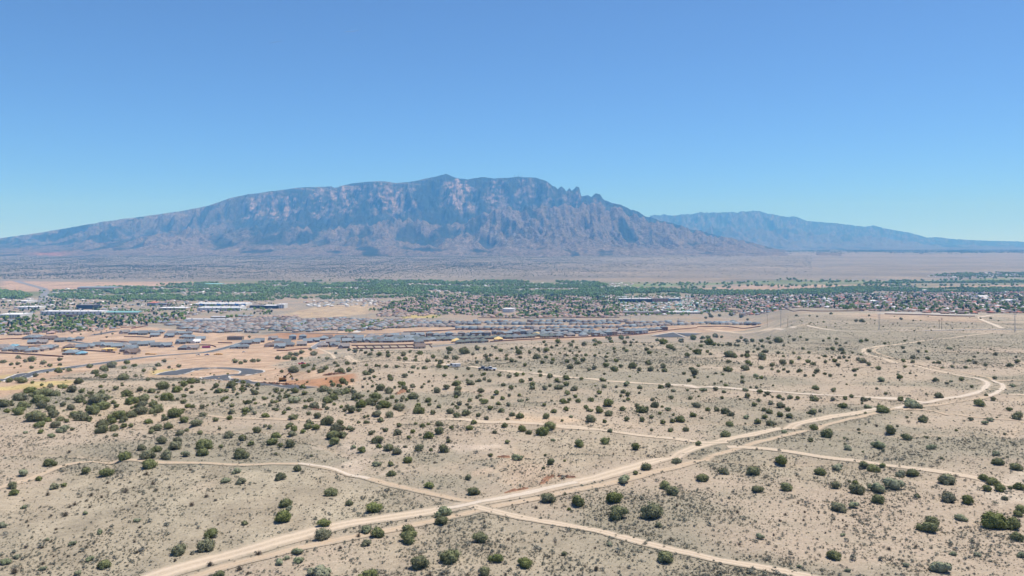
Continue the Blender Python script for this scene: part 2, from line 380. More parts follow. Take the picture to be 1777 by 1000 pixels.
zone([(850, 728), (900, 718), (960, 722), (1010, 730), (960, 736), (900, 738)], (0.56, 0.41, 0.28), 0.2, 4, 0.8, 14, 6)
zone([(330, 850), (345, 836), (375, 828), (385, 838), (350, 856)], (0.60, 0.47, 0.35), 0.05, 1.5, 0.8, 6, 2.5)
zone([(200, 660), (330, 720), (360, 735), (100, 735), (150, 700)], (0.50, 0.375, 0.26), 0.5, 20, 0.7, 30, 20)
zone([(1180, 600), (1320, 576), (1500, 576), (1777, 576), (1900, 576), (1900, 600), (1600, 606), (1300, 610)], (0.30, 0.265, 0.20), 0.9, 40, 0.75, 90, 50)
zone([(1330, 548), (1500, 552), (1700, 560), (1900, 562), (1900, 570), (1400, 566)], (0.31, 0.26, 0.195), 0.9, 30, 0.7, 90, 40)
zone([(700, 655), (1000, 620), (1200, 640), (1250, 665), (1000, 655), (850, 640)], (0.335, 0.29, 0.22), 0.9, 30, 0.6, 60, 30)
zone([(1700, 835), (1777, 820), (1777, 870), (1730, 870)], (0.56, 0.46, 0.36), 0.3, 4, 0.8, 12, 5)

GRASS = (0.385, 0.32, 0.232)
zone([(-60, 860), (60, 842), (150, 822), (300, 812), (500, 812), (620, 838), (760, 880), (640, 898), (450, 945), (250, 1010), (-60, 1010)], GRASS, 0.22, 5, 0.75, 10, 6)
zone([(860, 900), (1000, 925), (1300, 990), (700, 1010), (560, 990), (700, 925)], GRASS, 0.4, 5, 0.6, 10, 6)
zone([(1000, 745), (1150, 762), (1180, 775), (1000, 820), (900, 780), (880, 745)], GRASS, 0.35, 6, 0.6, 12, 8)
zone([(1300, 790), (1450, 800), (1600, 830), (1500, 860), (1350, 830), (1260, 800)], GRASS, 0.4, 6, 0.6, 12, 8)
GCOL[..., 0] *= 0.945; GCOL[..., 1] *= 0.965; GCOL[..., 2] *= 0.97
Fq = (np.arange(NYR - 1)[:, None] * NU + np.arange(NU - 1)[None]).ravel()
Fq = np.stack([Fq, Fq + 1, Fq + NU + 1, Fq + NU], 1)
me = npmesh('ground', np.stack([XX, YY, GZ], -1).reshape(-1, 3), Fq, M_ground, smooth=True, vcol=GCOL.reshape(-1, 4))
obj('ground', me, kind='structure')

# ------------------------------------------------------------------ mountains
def mountain_mat(name):
    m, t, b = newmat(name)
    pos = nd(t, 'ShaderNodeNewGeometry').outputs['Position']
    at = nd(t, 'ShaderNodeAttribute'); at.attribute_name = 'col'
    c = mix(t, 1.0, at.outputs['Color'], mapr(t, noise(t, 0.02, 5, 0.75, pos), 0.3, 0.7, 0.5, 1.5), 'MULTIPLY')
    mv = nd(t, 'ShaderNodeMapping'); t.links.new(pos, mv.inputs['Vector']); mv.inputs['Scale'].default_value = (1, 0.5, 0.28)
    c = mix(t, 1.0, c, mapr(t, noise(t, 0.022, 4, 0.7, mv.outputs[0]), 0.35, 0.65, 0.64, 1.3), 'MULTIPLY')
    c = mix(t, 1.0, c, mapr(t, noise(t, 0.0045, 4, 0.6, pos), 0.3, 0.7, 0.8, 1.2), 'MULTIPLY')
    sp = mapr(t, noise(t, 0.035, 2, 0.6, pos), 0.5, 0.62, 0, 0.75)
    c = mix(t, mul(t, sp, mapr(t, at.outputs['Alpha'], 0, 1, 0.25, 1)), c, (0.045, 0.055, 0.036))
    t.links.new(c, b.inputs['Base Color']); b.inputs['Roughness'].default_value = 0.95; b.inputs['Specular IOR Level'].default_value = 0.1
    bumped(t, b, noise(t, 0.018, 6, 0.7, pos), 1.0, 40)
    return m
M_mtn = mountain_mat('mountain_rock_and_forest')
P1 = [(-120, 436), (0, 413), (60, 405), (125, 394), (180, 384), (250, 375), (320, 365), (360, 357), (400, 343), (430, 337), (460, 333), (520, 325), (575, 323), (580, 325), (610, 318), (640, 315), (668, 314), (690, 317), (720, 314), (750, 307), (774, 301), (784, 305), (795, 309), (812, 311), (835, 307), (860, 309), (880, 308), (900, 306), (930, 308), (945, 313), (955, 318), (964, 323), (968, 328), (975, 323), (983, 332), (988, 326), (992, 331), (997, 328), (1000, 322), (1005, 325), (1009, 341), (1020, 338), (1026, 341), (1034, 335), (1041, 337), (1047, 346), (1060, 350), (1080, 357), (1100, 364), (1110, 368), (1118, 374), (1130, 378), (1160, 385), (1200, 397), (1250, 409), (1300, 419), (1345, 431), (1420, 440), (1500, 444)]
PF = [(-120, 440), (0, 433), (60, 428), (100, 432), (150, 416), (200, 424), (250, 410), (300, 404), (330, 398), (380, 412), (420, 402), (470, 408), (520, 396), (560, 402), (600, 390), (640, 394), (690, 375), (740, 390), (770, 396), (800, 384), (840, 372), (870, 361), (905, 366), (935, 356), (965, 362), (1000, 351), (1040, 356), (1080, 366), (1130, 379), (1160, 385), (1200, 397), (1250, 409), (1300, 419), (1345, 431), (1420, 440), (1500, 444)]
def prof(P, u):
    px = u * F + CX; a = np.array(P, float)
    r = np.interp(px, a[:, 0], a[:, 1]); k = sstep(930, 960, px) * (1 - sstep(1330, 1345, px))
    r = r + (0.5 + 1.6 * k) * fbm(px / 17, px * 0, 7, 3, 0.6) * (r < 436)
    return (HY - r) / F
def build_range(name, P, PFr, u0, u1, nu, Ya, Yb, nyr, Yc, Yf, seed, scale, far):
    us = np.linspace(u0, u1, nu); ys = np.linspace(Ya, Yb, nyr)
    U, Y = np.meshgrid(us, ys); X = U * Y
    zg = gz(X, Y)
    S = prof(P, us)[None] ; base = np.interp(ys, GY, GZ[:, NU // 2])[:, None]
    wx = 260 * scale * fbm(X / (1600 * scale), Y / (1600 * scale), seed + 3, 3)
    rg = ridged((X + wx) / (1250 * scale), Y / (3300 * scale), seed, 5, 0.52)
    rg = rg / 1.75
    r2 = ridged((X - wx + 0.25 * Y) / (480 * scale), Y / (1500 * scale), seed + 9, 4, 0.55) / 1.7
    foot = Ya + 0.07 * (Yf - Ya) + 350 * scale * perlin(X / (1500 * scale), Y * 0, seed + 5)
    zc = S * Yc - base
    t = (Y - foot) / (Yc - foot)
    tt = t + (0.17 * (rg - 0.5) + 0.05 * (r2 - 0.5)) * np.clip(np.sin(np.pi * np.clip(t, 0, 1)) * 1.3, 0, 1)
    g = np.interp(tt, [-1, 0, 0.28, 0.52, 0.66, 0.74, 0.80, 0.90, 1.0, 1.3], [0, 0, 0.10, 0.25, 0.37, 0.47, 0.57, 0.90, 1.0, 0.75])
    main = zc * g
    if PFr is not None:
        Sf = prof(PFr, us)[None]; zf = Sf * Yf - np.interp(Yf, ys, base[:, 0])
        tf = (Y - foot) / (Yf - foot)
        gf = np.where(tf < 1, np.clip(tf, 0, 1) ** 1.12, np.clip(1 - 1.1 * (tf - 1), 0.0, 1))
        cut = np.sin(np.pi * np.clip(tf, 0, 1)) * 1.0
        gf = gf * (1 - 0.62 * cut * (1 - np.clip(rg * 1.15, 0, 1)) - 0.58 * cut * (1 - np.clip(r2 * 1.1, 0, 1)))
        front = zf * gf
        k = 60 * scale; h = np.clip(0.5 + 0.5 * (main - front) / k, 0, 1)
        H = front * (1 - h) + main * h + k * h * (1 - h)
        H = H * sstep(0, 0.03, t)
    else:
        front = main * 0; H = main
    amp = np.clip(H / 400, 0, 1)
    # pinnacles and vertical ribs where the wall is steep
    steep = np.exp(-((tt - 0.86) / 0.08) ** 2)
    H = H + amp * scale * (62 * fbm(X / 300, Y / 420, seed + 21, 5, 0.6) + 125 * (ridged((X + 0.3 * wx) / 260, Y / 900, seed + 27, 3) / 1.5 - 0.5) + 70 * steep * (ridged(X / 210, Y / 800, seed + 33, 3) / 1.5 - 0.5))
    H = np.maximum(H, 0)
    for it in range(4):
        tan = (base + H) / Y
        mx = tan.max(0); j = tan.argmax(0); yj = ys[j]; hj = H[j, np.arange(nu)]
        want = S[0] * yj - base[j, 0]
        k = np.where(hj > 1, want / np.maximum(hj, 1), 1); k = np.clip(k, 0.3, 3)
        H = H * k[None]
    Z = np.minimum(zg, base) - 6 + H + 0 * zg
    Z = np.where(H > 5, Z, zg - 8 + H)
    # slopes
    dzy = np.gradient(Z, axis=0) / np.gradient(Y, axis=0); dzx = np.gradient(Z, axis=1) / np.maximum(np.gradient(X, axis=1), 1)
    sl = np.hypot(dzx, dzy)
    n = fbm(X / 420, Y / 420, seed + 51, 4); n2 = fbm(X / 120, Z / 60, seed + 57, 4)
    isf = sstep(-40, 60, front - main) if PFr is not None else np.zeros_like(H)
    foothill = np.clip(isf + sstep(0.33, 0.2, tt), 0, 1) if False else np.clip(isf + (1 - sstep(0.15, 0.33, tt)), 0, 1)
    colr = np.empty(Z.shape + (4,)); forest = C(0.022, 0.032, 0.022); brown = C(0.19, 0.15, 0.115); rock = C(0.37, 0.28, 0.235); grass = C(0.27, 0.215, 0.15)
    colr[..., :3] = forest; colr[..., 3] = 0.4
    fm = foothill * sstep(-0.3, 0.35, 0.6 * n + 1.1 * (np.clip(rg, 0, 1) - 0.45) + 1.8 * (r2 - 0.42) + 0.22 * sstep(700, 1000, U * F + CX) - 0.05)
    lf = (1 - sstep(330, 520, U * F + CX)) * sstep(-0.1, 0.45, 0.8 * fbm(X / 700, Y / 1500, seed + 81, 4) + 0.8 * (r2 - 0.4)) * 0.75 + 0.15 * sstep(0.05, 0.5, fbm(X / 500, Y / 1400, seed + 83, 4)) * (1 - sstep(0.72, 0.8, tt))
    fm = np.maximum(fm, np.clip(lf, 0, 0.8)) if not far else fm * 0.6
    fm = fm[..., None]; colr[..., :3] = colr[..., :3] * (1 - fm) + brown * fm; colr[..., 3] = np.maximum(0.4, fm[..., 0] * 0.9)
    rk = (np.clip(np.exp(-((tt - 0.85) / 0.085) ** 2) * 1.8 - 0.1, 0, 1) * (1 - isf) * sstep(-0.3, 0.12, n2 + 0.7 * n + 0.35 * (r2 - 0.45)) * sstep(0.45, 0.8, sl) * sstep(350, 430, U * F + CX))[..., None]
    px_ = U * F + CX + 16 * fbm(X / 330, Z / 220, seed + 71, 3)
    env = np.zeros_like(px_)
    for c_, w_, a_ in ((440, 12, .9), (474, 13, 1), (500, 12, 1), (548, 12, .9), (575, 10, .8), (606, 15, 1), (660, 13, .9), (684, 13, 1), (708, 8, .6), (790, 16, 1.3), (812, 10, .8), (855, 10, 1), (872, 6, .7), (905, 9, .6), (925, 6, .6), (950, 8, .55), (985, 7, .6), (1001, 5, .9), (1036, 7, .5), (1070, 12, .35)): env = np.maximum(env, a_ * np.exp(-((px_ - c_) / w_) ** 2))
    rk = rk * (np.clip(env, 0, 1.2) if not far else 0.35)[..., None] if not far else rk * 0.35
    rk = np.clip(rk * sstep(-0.75, 0.0, fbm(X / 180, Z / 150, seed + 73, 4))[..., None] * 1.15, 0, 0.95)
    colr[..., :3] = colr[..., :3] * (1 - rk) + rock * rk; colr[..., 3] *= 1 - rk[..., 0]
    st = (sstep(0.1, 0.5, perlin(X / 2600, (Z + 0.1 * X) / 55, seed + 61)) * sstep(0.86, 0.95, tt) * (1 - isf) * (1 - sstep(0, 0.03, U + 0.13)) * 0.7)[..., None]
    colr[..., :3] = colr[..., :3] * (1 - st) + grass * st
    if not far:
        rd = (np.exp(-(((U * F + CX) - 85) / 30) ** 2) * np.exp(-((Y - 10900) / 500) ** 2) * 0.8)[..., None]
        colr[..., :3] = colr[..., :3] * (1 - rd) + C(0.42, 0.17, 0.11) * rd
    Q = (np.arange(nyr - 1)[:, None] * nu + np.arange(nu - 1)[None]).ravel()
    Q = np.stack([Q, Q + 1, Q + nu + 1, Q + nu], 1)
    me = npmesh(name, np.stack([X, Y, Z], -1).reshape(-1, 3), Q, M_mtn, smooth=True, vcol=colr.reshape(-1, 4))
    return obj(name, me, kind='structure'), (us, ys, Z)
mtn, MZ = build_range('mountain_range', P1, PF, -0.80, 0.44, 1250, 10300, 18200, 340, 16500, 13300, 100, 1.0, False)
P2 = [(1000, 410), (1060, 395), (1118, 380), (1135, 373), (1150, 371), (1165, 374), (1180, 373), (1200, 370), (1240, 368), (1280, 368), (1312, 365), (1335, 370), (1365, 376), (1378, 375), (1400, 383), (1450, 387), (1500, 393), (1515, 391), (1540, 397), (1580, 404), (1610, 412), (1625, 411), (1650, 414), (1700, 417), (1777, 419), (1900, 423), (2000, 427), (2100, 431), (2300, 433)]
P2F = [(x, r + (431 - r) * 0.42 + 3) for x, r in P2]
build_range('distant_mountain_range', P2, P2F, 0.06, 1.0, 620, 19500, 29300, 130, 27000, 23000, 300, 1.6, True)

# radio masts on the crest
def mtn_z(px):
    us, ys, Z = MZ; u = (px - CX) / F; j = int((u - us[0]) / (us[1] - us[0])); i = int((Z[:, j] / ys).argmax()); return u * ys[i], ys[i], Z[i, j]
M_steel = simple('galvanised_steel', (0.33, 0.35, 0.37), 0.08, 0.5, 0.5, 0.4)
M_wood = simple('weathered_pole_wood', (0.10, 0.07, 0.05), 0.2, 2)
for k, (px, h) in enumerate([(893, 70), (900, 95), (906, 60)]):
    x, y, z = mtn_z(px); m = MB(); m.cyl(0, 0, -12, h, 5.0, 2.2, 6); m.cyl(0, 0, h, h + 18, 1.6, 0.6, 5)
    o = obj('radio_mast', m.mesh('radio_mast', M_steel), loc=(x, y, z))
    tag(o, ['slim radio mast on the mountain crest, leftmost of the three', 'tallest radio mast on the mountain crest, in the middle', 'shortest radio mast on the mountain crest, rightmost'][k], 'radio mast', 'radio masts on the crest')

# ------------------------------------------------------------------ haze: closed box of thin air
hz = MB(); hz.box(-34000, 34000, -600, 31500, -262, 1790)
hm = bpy.data.materials.new('haze_air'); hm.use_nodes = True; t = hm.node_tree; t.nodes.clear()
out = t.nodes.new('ShaderNodeOutputMaterial'); pv = t.nodes.new('ShaderNodeVolumePrincipled')
pv.inputs['Density'].default_value = HAZE_DENSITY; pv.inputs['Color'].default_value = HAZE_COLOR
pv.inputs['Absorption Color'].default_value = (1, 1, 1, 1); pv.inputs['Anisotropy'].default_value = 0.0
t.links.new(pv.outputs[0], out.inputs['Volume'])
obj('haze', hz.mesh('haze', hm), kind='stuff')

# faint contrails high above the range
cm = bpy.data.materials.new('thin_ice_cloud'); cm.use_nodes = True; t = cm.node_tree; t.nodes.clear()
out = t.nodes.new('ShaderNodeOutputMaterial'); a = t.nodes.new('ShaderNodeBsdfTransparent'); d = t.nodes.new('ShaderNodeBsdfDiffuse'); mx = t.nodes.new('ShaderNodeMixShader')
d.inputs[0].default_value = (0.85, 0.85, 0.85, 1); mx.inputs[0].default_value = 0.22
t.links.new(a.outputs[0], mx.inputs[1]); t.links.new(d.outputs[0], mx.inputs[2]); t.links.new(mx.outputs[0], out.inputs[0])
for (x0, y0, x1, y1), lb in (((467, 75, 492, 71), 'short faint white contrail, lower of the two in the blue sky'), ((596, 56, 624, 53), 'short faint white contrail, upper of the two in the blue sky')):
    D = 30000.0; p0 = Vector(((x0 - CX) / F * D, D, (HY - y0) / F * D)); p1 = Vector(((x1 - CX) / F * D, D, (HY - y1) / F * D))
    m = MB(); n = 10; ring = []
    ax = (p1 - p0).normalized()
    for i in range(n + 1):
        p = p0.lerp(p1, i / n); r = 14 * (0.3 + 0.7 * math.sin(math.pi * (0.05 + 0.9 * i / n))) * random.uniform(0.8, 1.2)
        ring += [tuple(p - p0 + Vector((0, math.cos(q * math.pi / 3) * r, math.sin(q * math.pi / 3) * r))) for q in range(6)]
    m.add(ring, [(i * 6 + q, i * 6 + (q + 1) % 6, i * 6 + 6 + (q + 1) % 6, i * 6 + 6 + q) for i in range(n) for q in range(6)])
    tag(obj('contrail', m.mesh('contrail', cm, True), loc=p0), lb, 'contrail', 'contrails in the sky')

# ------------------------------------------------------------------ roads and tracks
def smooth_line(pts, world=False, step=None):
    P = np.array(pts if world else [unproj(*p) for p in pts], float)
    out = []
    for i in range(len(P) - 1):
        a = P[max(i - 1, 0)]; b = P[i]; c = P[i + 1]; d = P[min(i + 2, len(P) - 1)]
        L = np.hypot(*(c - b)); st = step or max(1.0, min(b[1], c[1]) / 130)
        n = max(2, int(L / st)); tt = np.linspace(0, 1, n, endpoint=False)[:, None]
        # centripetal-like tangents, limited so that uneven spacing cannot loop
        m0 = (c - a) * 0.5; m1 = (d - b) * 0.5
        m0 = m0 / max(np.hypot(*m0), 1e-6) * min(np.hypot(*m0), L * 1.0); m1 = m1 / max(np.hypot(*m1), 1e-6) * min(np.hypot(*m1), L * 1.0)
        out.append((2 * tt ** 3 - 3 * tt ** 2 + 1) * b + (tt ** 3 - 2 * tt ** 2 + tt) * m0 + (-2 * tt ** 3 + 3 * tt ** 2) * c + (tt ** 3 - tt ** 2) * m1)
    out.append(P[-1:]); return np.concatenate(out)
ROADS = []
def strip(name, pts, w, mat, dz=0.05, nacross=9, wob=0.0, world=False, off=0.0, kind='structure', raise_=0.0):
    L = smooth_line(pts, world)
    T = np.gradient(L, axis=0); T /= np.maximum(np.hypot(T[:, 0], T[:, 1]), 1e-9)[:, None]; N = np.stack([T[:, 1], -T[:, 0]], 1)
    L = L + N * off
    ww = np.broadcast_to(np.asarray(w, float), (len(L),)) if np.ndim(w) == 0 else np.interp(np.linspace(0, 1, len(L)), np.linspace(0, 1, len(w)), w)
    s = np.cumsum(np.r_[0, np.hypot(*np.diff(L, axis=0).T)])
    ww = ww * (1 + wob * perlin(s / 18, s * 0, hash(len(pts)) % 50)) if wob else ww
    e = np.linspace(-1, 1, nacross)
    Pp = L[:, None, :] + N[:, None, :] * (e[None, :, None] * ww[:, None, None] / 2)
    x, y = Pp[..., 0], np.maximum(Pp[..., 1], 75)
    z = gz(x, y) + dz + y * 0.00012 + raise_
    n = len(L)
    Q = (np.arange(n - 1)[:, None] * nacross + np.arange(nacross - 1)[None]).ravel(); Q = np.stack([Q, Q + 1, Q + nacross + 1, Q + nacross], 1)
    me = npmesh(name, np.stack([x, y, z], -1).reshape(-1, 3), Q[:, ::-1], mat, smooth=True, vcol=samp(GCOL, x, y).reshape(-1, 4))
    at = me.attributes.new('edge', 'FLOAT', 'POINT'); at.data.foreach_set('value', np.tile(e, n).astype(np.float32))
    o = obj(name, me, kind=kind); ROADS.append((L, float(np.max(ww)))); return o
def asphalt(pts, w, line=False, mat=None, name='asphalt_road', kerbs=True):
    strip(name, pts, w, mat or M_asphalt, 0.10, 5)
    if kerbs:
        for s in (-1, 1): strip('road_kerb', pts, 1.8 if w > 9 else 0.8, M_concrete, 0.22, 3, off=s * (w / 2 + 0.7))
    if line: strip('road_marking', pts, 0.25, M_line, 0.14, 2)
MAIN = [(250, 1006), (330, 981), (400, 963), (450, 949), (550, 921), (650, 902), (750, 887), (820, 874), (900, 859), (1000, 837), (1080, 816), (1200, 779), (1290, 757), (1380, 737), (1450, 722), (1520, 711), (1570, 705), (1609, 699), (1665, 689), (1695, 681.5), (1709, 674), (1714, 668), (1711, 662.5), (1702, 658.5), (1665, 652), (1612, 641), (1590, 635.5), (1551, 629), (1508, 616.5), (1498.5, 610.5), (1504, 605), (1525, 601), (1557, 598), (1590, 593.5), (1638, 588), (1687, 582), (1720, 578)]
strip('main_dirt_road', MAIN, [6.6] * 6 + [5.8] * 7 + [5] * 8, M_dirt, 0.07, 15, 0.12)
strip('main_dirt_road', [(760, 885.5), (820, 874), (900, 859), (1000, 837)], 3.4, M_gravel, 0.12, 9, 0.2)
strip('main_dirt_road', [(1500, 713), (1570, 705), (1612, 698.5), (1665, 689), (1697, 681), (1709, 674), (1714, 668), (1711, 662.5), (1690, 656)], 3.8, M_gravel, 0.12, 9, 0.2)
SECOND = [(330, 1004), (400, 981), (463, 966), (527, 949.5), (590, 936.5), (653, 924), (716, 911.5), (780, 898), (838, 884), (889, 873.5), (927, 866.5), (977, 855.5), (1028, 845), (1091, 831), (1129, 820.5), (1180, 809.5), (1250, 787.5), (1288, 776.5), (1324, 765.5), (1398, 748), (1458, 731.5), (1517, 718), (1570, 711), (1635, 701.5), (1695, 693), (1722, 686), (1737, 679), (1741, 673), (1737, 666), (1724, 660.5), (1697, 652), (1660, 645), (1622, 638), (1583, 629), (1547, 621), (1522, 613), (1516.5, 608.5), (1524, 603.5), (1551, 599.8)]
strip('dirt_side_track', SECOND, 3.6, M_track, 0.09, 9, 0.25)
strip('dirt_side_track', [(1715, 688), (1730, 682), (1739, 676), (1741, 671), (1736, 665.5), (1722, 660)], 3.2, M_gravel, 0.12, 7, 0.2)
SE = [(815, 877), (842, 884), (884, 893.5), (927, 902.5), (983, 912), (1039, 922), (1081, 933), (1137, 947), (1194, 960), (1250, 973), (1333, 987), (1404, 1001), (1440, 1010)]
strip('dirt_track', SE, 3.4, M_dirt, 0.10, 9, 0.25)
strip('dirt_track', [(-40, 858), (0, 846), (51, 832), (101, 811.5), (139, 803), (203, 801.5), (279, 803), (354, 804), (430, 807), (476, 805), (527, 805.5), (552, 810), (590, 818), (628, 828), (666, 838), (704, 847), (754, 858.5), (805, 869), (835, 874)], 3.2, M_track, 0.09, 9, 0.3)
strip('dirt_track', [(520, 804.5), (545, 808), (590, 818), (640, 831)], 2.2, M_gravel, 0.11, 5, 0.3)
strip('dirt_track', [(340, 720), (362, 721.5), (400, 726), (450, 727), (500, 728.5), (560, 731)], 3.2, M_track, 0.09, 7, 0.3)
strip('dirt_track', [(760, 728), (800, 728), (860, 733), (920, 735), (965, 739), (1015, 744), (1079, 751.5), (1154, 760), (1218, 768), (1262, 768)], 4.2, M_dirt, 0.09, 7, 0.3)
strip('dirt_track', [(540, 603), (557, 607), (577, 616.5), (615, 627), (704, 629.5), (780, 634.5), (850, 641), (901, 647), (952, 651.5), (1003, 656.5), (1053, 661.5), (1104, 665), (1154, 668), (1230, 671.5), (1280, 675), (1339, 679.5), (1398, 684), (1457, 687), (1517, 690.5), (1564, 693.5), (1612, 698.5)], 6.5, M_dirt, 0.09, 9, 0.2)
strip('dirt_track', [(1150, 667), (1230, 671.5), (1280, 675), (1339, 679.5), (1398, 684), (1457, 687), (1517, 690.5), (1564, 693.5), (1600, 697.5)], 5.0, M_gravel, 0.13, 7, 0.2)
strip('dirt_track', [(1560, 709.5), (1591, 711), (1635, 717.5), (1680, 723), (1724, 727), (1777, 733.5), (1830, 740)], 2.6, M_track, 0.10, 7, 0.3)
strip('dirt_track', [(1262, 776), (1288, 776.4), (1368, 784), (1457, 797), (1517, 804.5), (1576, 812), (1635, 819.5), (1695, 830), (1777, 847), (1830, 858)], 3.9, M_dirt, 0.10, 7, 0.25)
strip('dirt_track', [(1728, 661.5), (1750, 660.5), (1790, 660), (1830, 659)], 2.8, M_track, 0.10, 5, 0.3)
strip('dirt_track', [(1728, 684.5), (1750, 685), (1790, 686.5), (1830, 688)], 3.0, M_dirt, 0.10, 5, 0.3)
strip('dirt_track', [(1700, 551), (1703, 555), (1715, 560), (1732, 567), (1740, 570)], 9, M_gravel, 0.2, 7, 0.2)
strip('dirt_track', [(1700, 551), (1725, 547), (1760, 545)], 12, M_gravel, 0.2, 7, 0.2)
strip('dirt_track', [(1230, 573), (1330, 573.4), (1450, 574), (1600, 573.6), (1640, 572.5)], 8, M_gravel, 0.2, 7, 0.2)
asphalt([(1600, 574), (1650, 573.2), (1700, 572.5), (1777, 572), (1850, 571.5)], 10, False, M_oldasph)
asphalt([(-60, 671), (0, 659), (51, 648.5), (101, 640.5), (152, 634), (203, 627), (228, 623.5), (278, 617.5), (354, 612), (371, 609), (402, 601), (435, 590.5)], 14, True)
asphalt([(286, 651.5), (316, 644.5), (342, 640.5), (367, 638.2), (405, 640), (428, 642.3), (437, 644), (434, 647.5), (405, 651.3), (374, 655), (388, 658.5)], 20)
asphalt([(384, 658.2), (420, 662.3), (450, 665.6), (501, 671.3), (540, 673.5)], 9)
asphalt([(108, 590), (142, 595.5), (175, 596.5), (216, 594.5), (260, 592)], 14)
asphalt([(160, 582), (180, 578.5), (202, 574.5)], 16, kerbs=False)
asphalt([(542, 606), (548, 601), (556, 596), (562, 592)], 11, mat=M_oldasph)
asphalt([(455, 578.5), (480, 577.3), (560, 578.6), (655, 579.8), (720, 576), (790, 572)], 13, kerbs=False)
asphalt([(29, 488), (51, 494.5), (73, 500.5), (79, 505), (76, 516), (71, 527)], 36, mat=M_oldasph, kerbs=False)
asphalt([(616, 577.5), (632, 570.5), (648, 563), (660, 557.5)], 16, mat=M_concrete, kerbs=False)
asphalt([(673, 569), (690, 563.5), (706, 558)], 12, mat=M_concrete, kerbs=False)
asphalt([(1415, 532.5), (1428, 528), (1438, 524.5)], 22, mat=M_oldasph, kerbs=False)
asphalt([(750, 602), (790, 597.5)], 16, mat=M_oldasph, kerbs=False)

# dark lined storm basin: two sunken beds with a pale dike between
M_liner = simple('dark_basin_liner', (0.075, 0.08, 0.088), 0.2, 0.2)
for P in ([(1131, 583), (1168, 577), (1188, 585.5), (1149, 585.5)], [(1174, 578), (1218, 578.8), (1194, 584.2)]):
    W = wpoly(P); c0 = W.mean(0); V = []; n = len(W)
    z = max(gz(W[:, 0], W[:, 1])) + 0.25
    for k, (s, dz) in enumerate(((1.06, 0.7), (1.0, 0.0))):
        for p in W: q = c0 + (p - c0) * s; V.append((q[0], q[1], float(gz(*q)) + 0.15 + dz))
    V.append((c0[0], c0[1], float(gz(*c0)) + 0.35))
    Fc = [(i, (i + 1) % n, n + (i + 1) % n, n + i) for i in range(n)] + [(n + i, n + (i + 1) % n, 2 * n) for i in range(n)]
    obj('storm_basin', pymesh('storm_basin', V, Fc, [M_concrete, M_liner], [0] * n + [1] * n), kind='structure')

# red cut banks where the wash has eaten into the slope
M_bank = simple('red_clay_bank', (0.33, 0.185, 0.115), 0.35, 1.2)
def bank(pts, h, w):
    L = smooth_line(pts, step=0.6); n = len(L); V = []
    T = np.gradient(L, axis=0); T /= np.maximum(np.hypot(T[:, 0], T[:, 1]), 1e-9)[:, None]; N = np.stack([T[:, 1], -T[:, 0]], 1)
    N = np.where((N[:, 1] > 0)[:, None], -N, N)
    for i in range(n):
        e = abs(math.sin(math.pi * i / (n - 1))) ** 0.5; hh = h * e * random.uniform(0.5, 1.2)
        w_ = 0.6 * w * (0.4 + e * abs(math.sin(i * 0.37) + 0.4 * math.sin(i * 1.3)))
        for k, (o, zz) in enumerate(((1.0, -0.1), (0.35, 0.45), (0.05, 1.0), (-0.9, 0.75), (-1.8, -0.1))):
            q = L[i] + N[i] * o * w_ * random.uniform(0.6, 1.3); V.append((q[0], q[1], float(gz(*q)) + zz * hh))
    Fc = [(i * 5 + k, i * 5 + k + 1, i * 5 + 6 + k, i * 5 + 5 + k) for i in range(n - 1) for k in range(4)]
    obj('eroded_bank', pymesh('eroded_bank', V, Fc, M_bank), kind='structure')
bank([(862, 793), (872, 794), (886, 794)], 0.9, 0.8)
bank([(936, 841), (944, 838), (952, 831), (962, 827)], 1.3, 0.9)
bank([(966, 827), (985, 829), (1000, 829)], 0.7, 0.7)
bank([(875, 857), (890, 853), (905, 851), (918, 848)], 0.9, 0.8)
bank([(560, 652), (580, 650.5), (600, 649)], 1.6, 1.5)
bank([(688, 685), (697, 682), (706, 680)], 1.8, 1.5)
bank([(540, 711), (560, 712)], 0.9, 1)
bank([(450, 664.5), (480, 667), (500, 668.5), (520, 670)], 1.2, 1.5)

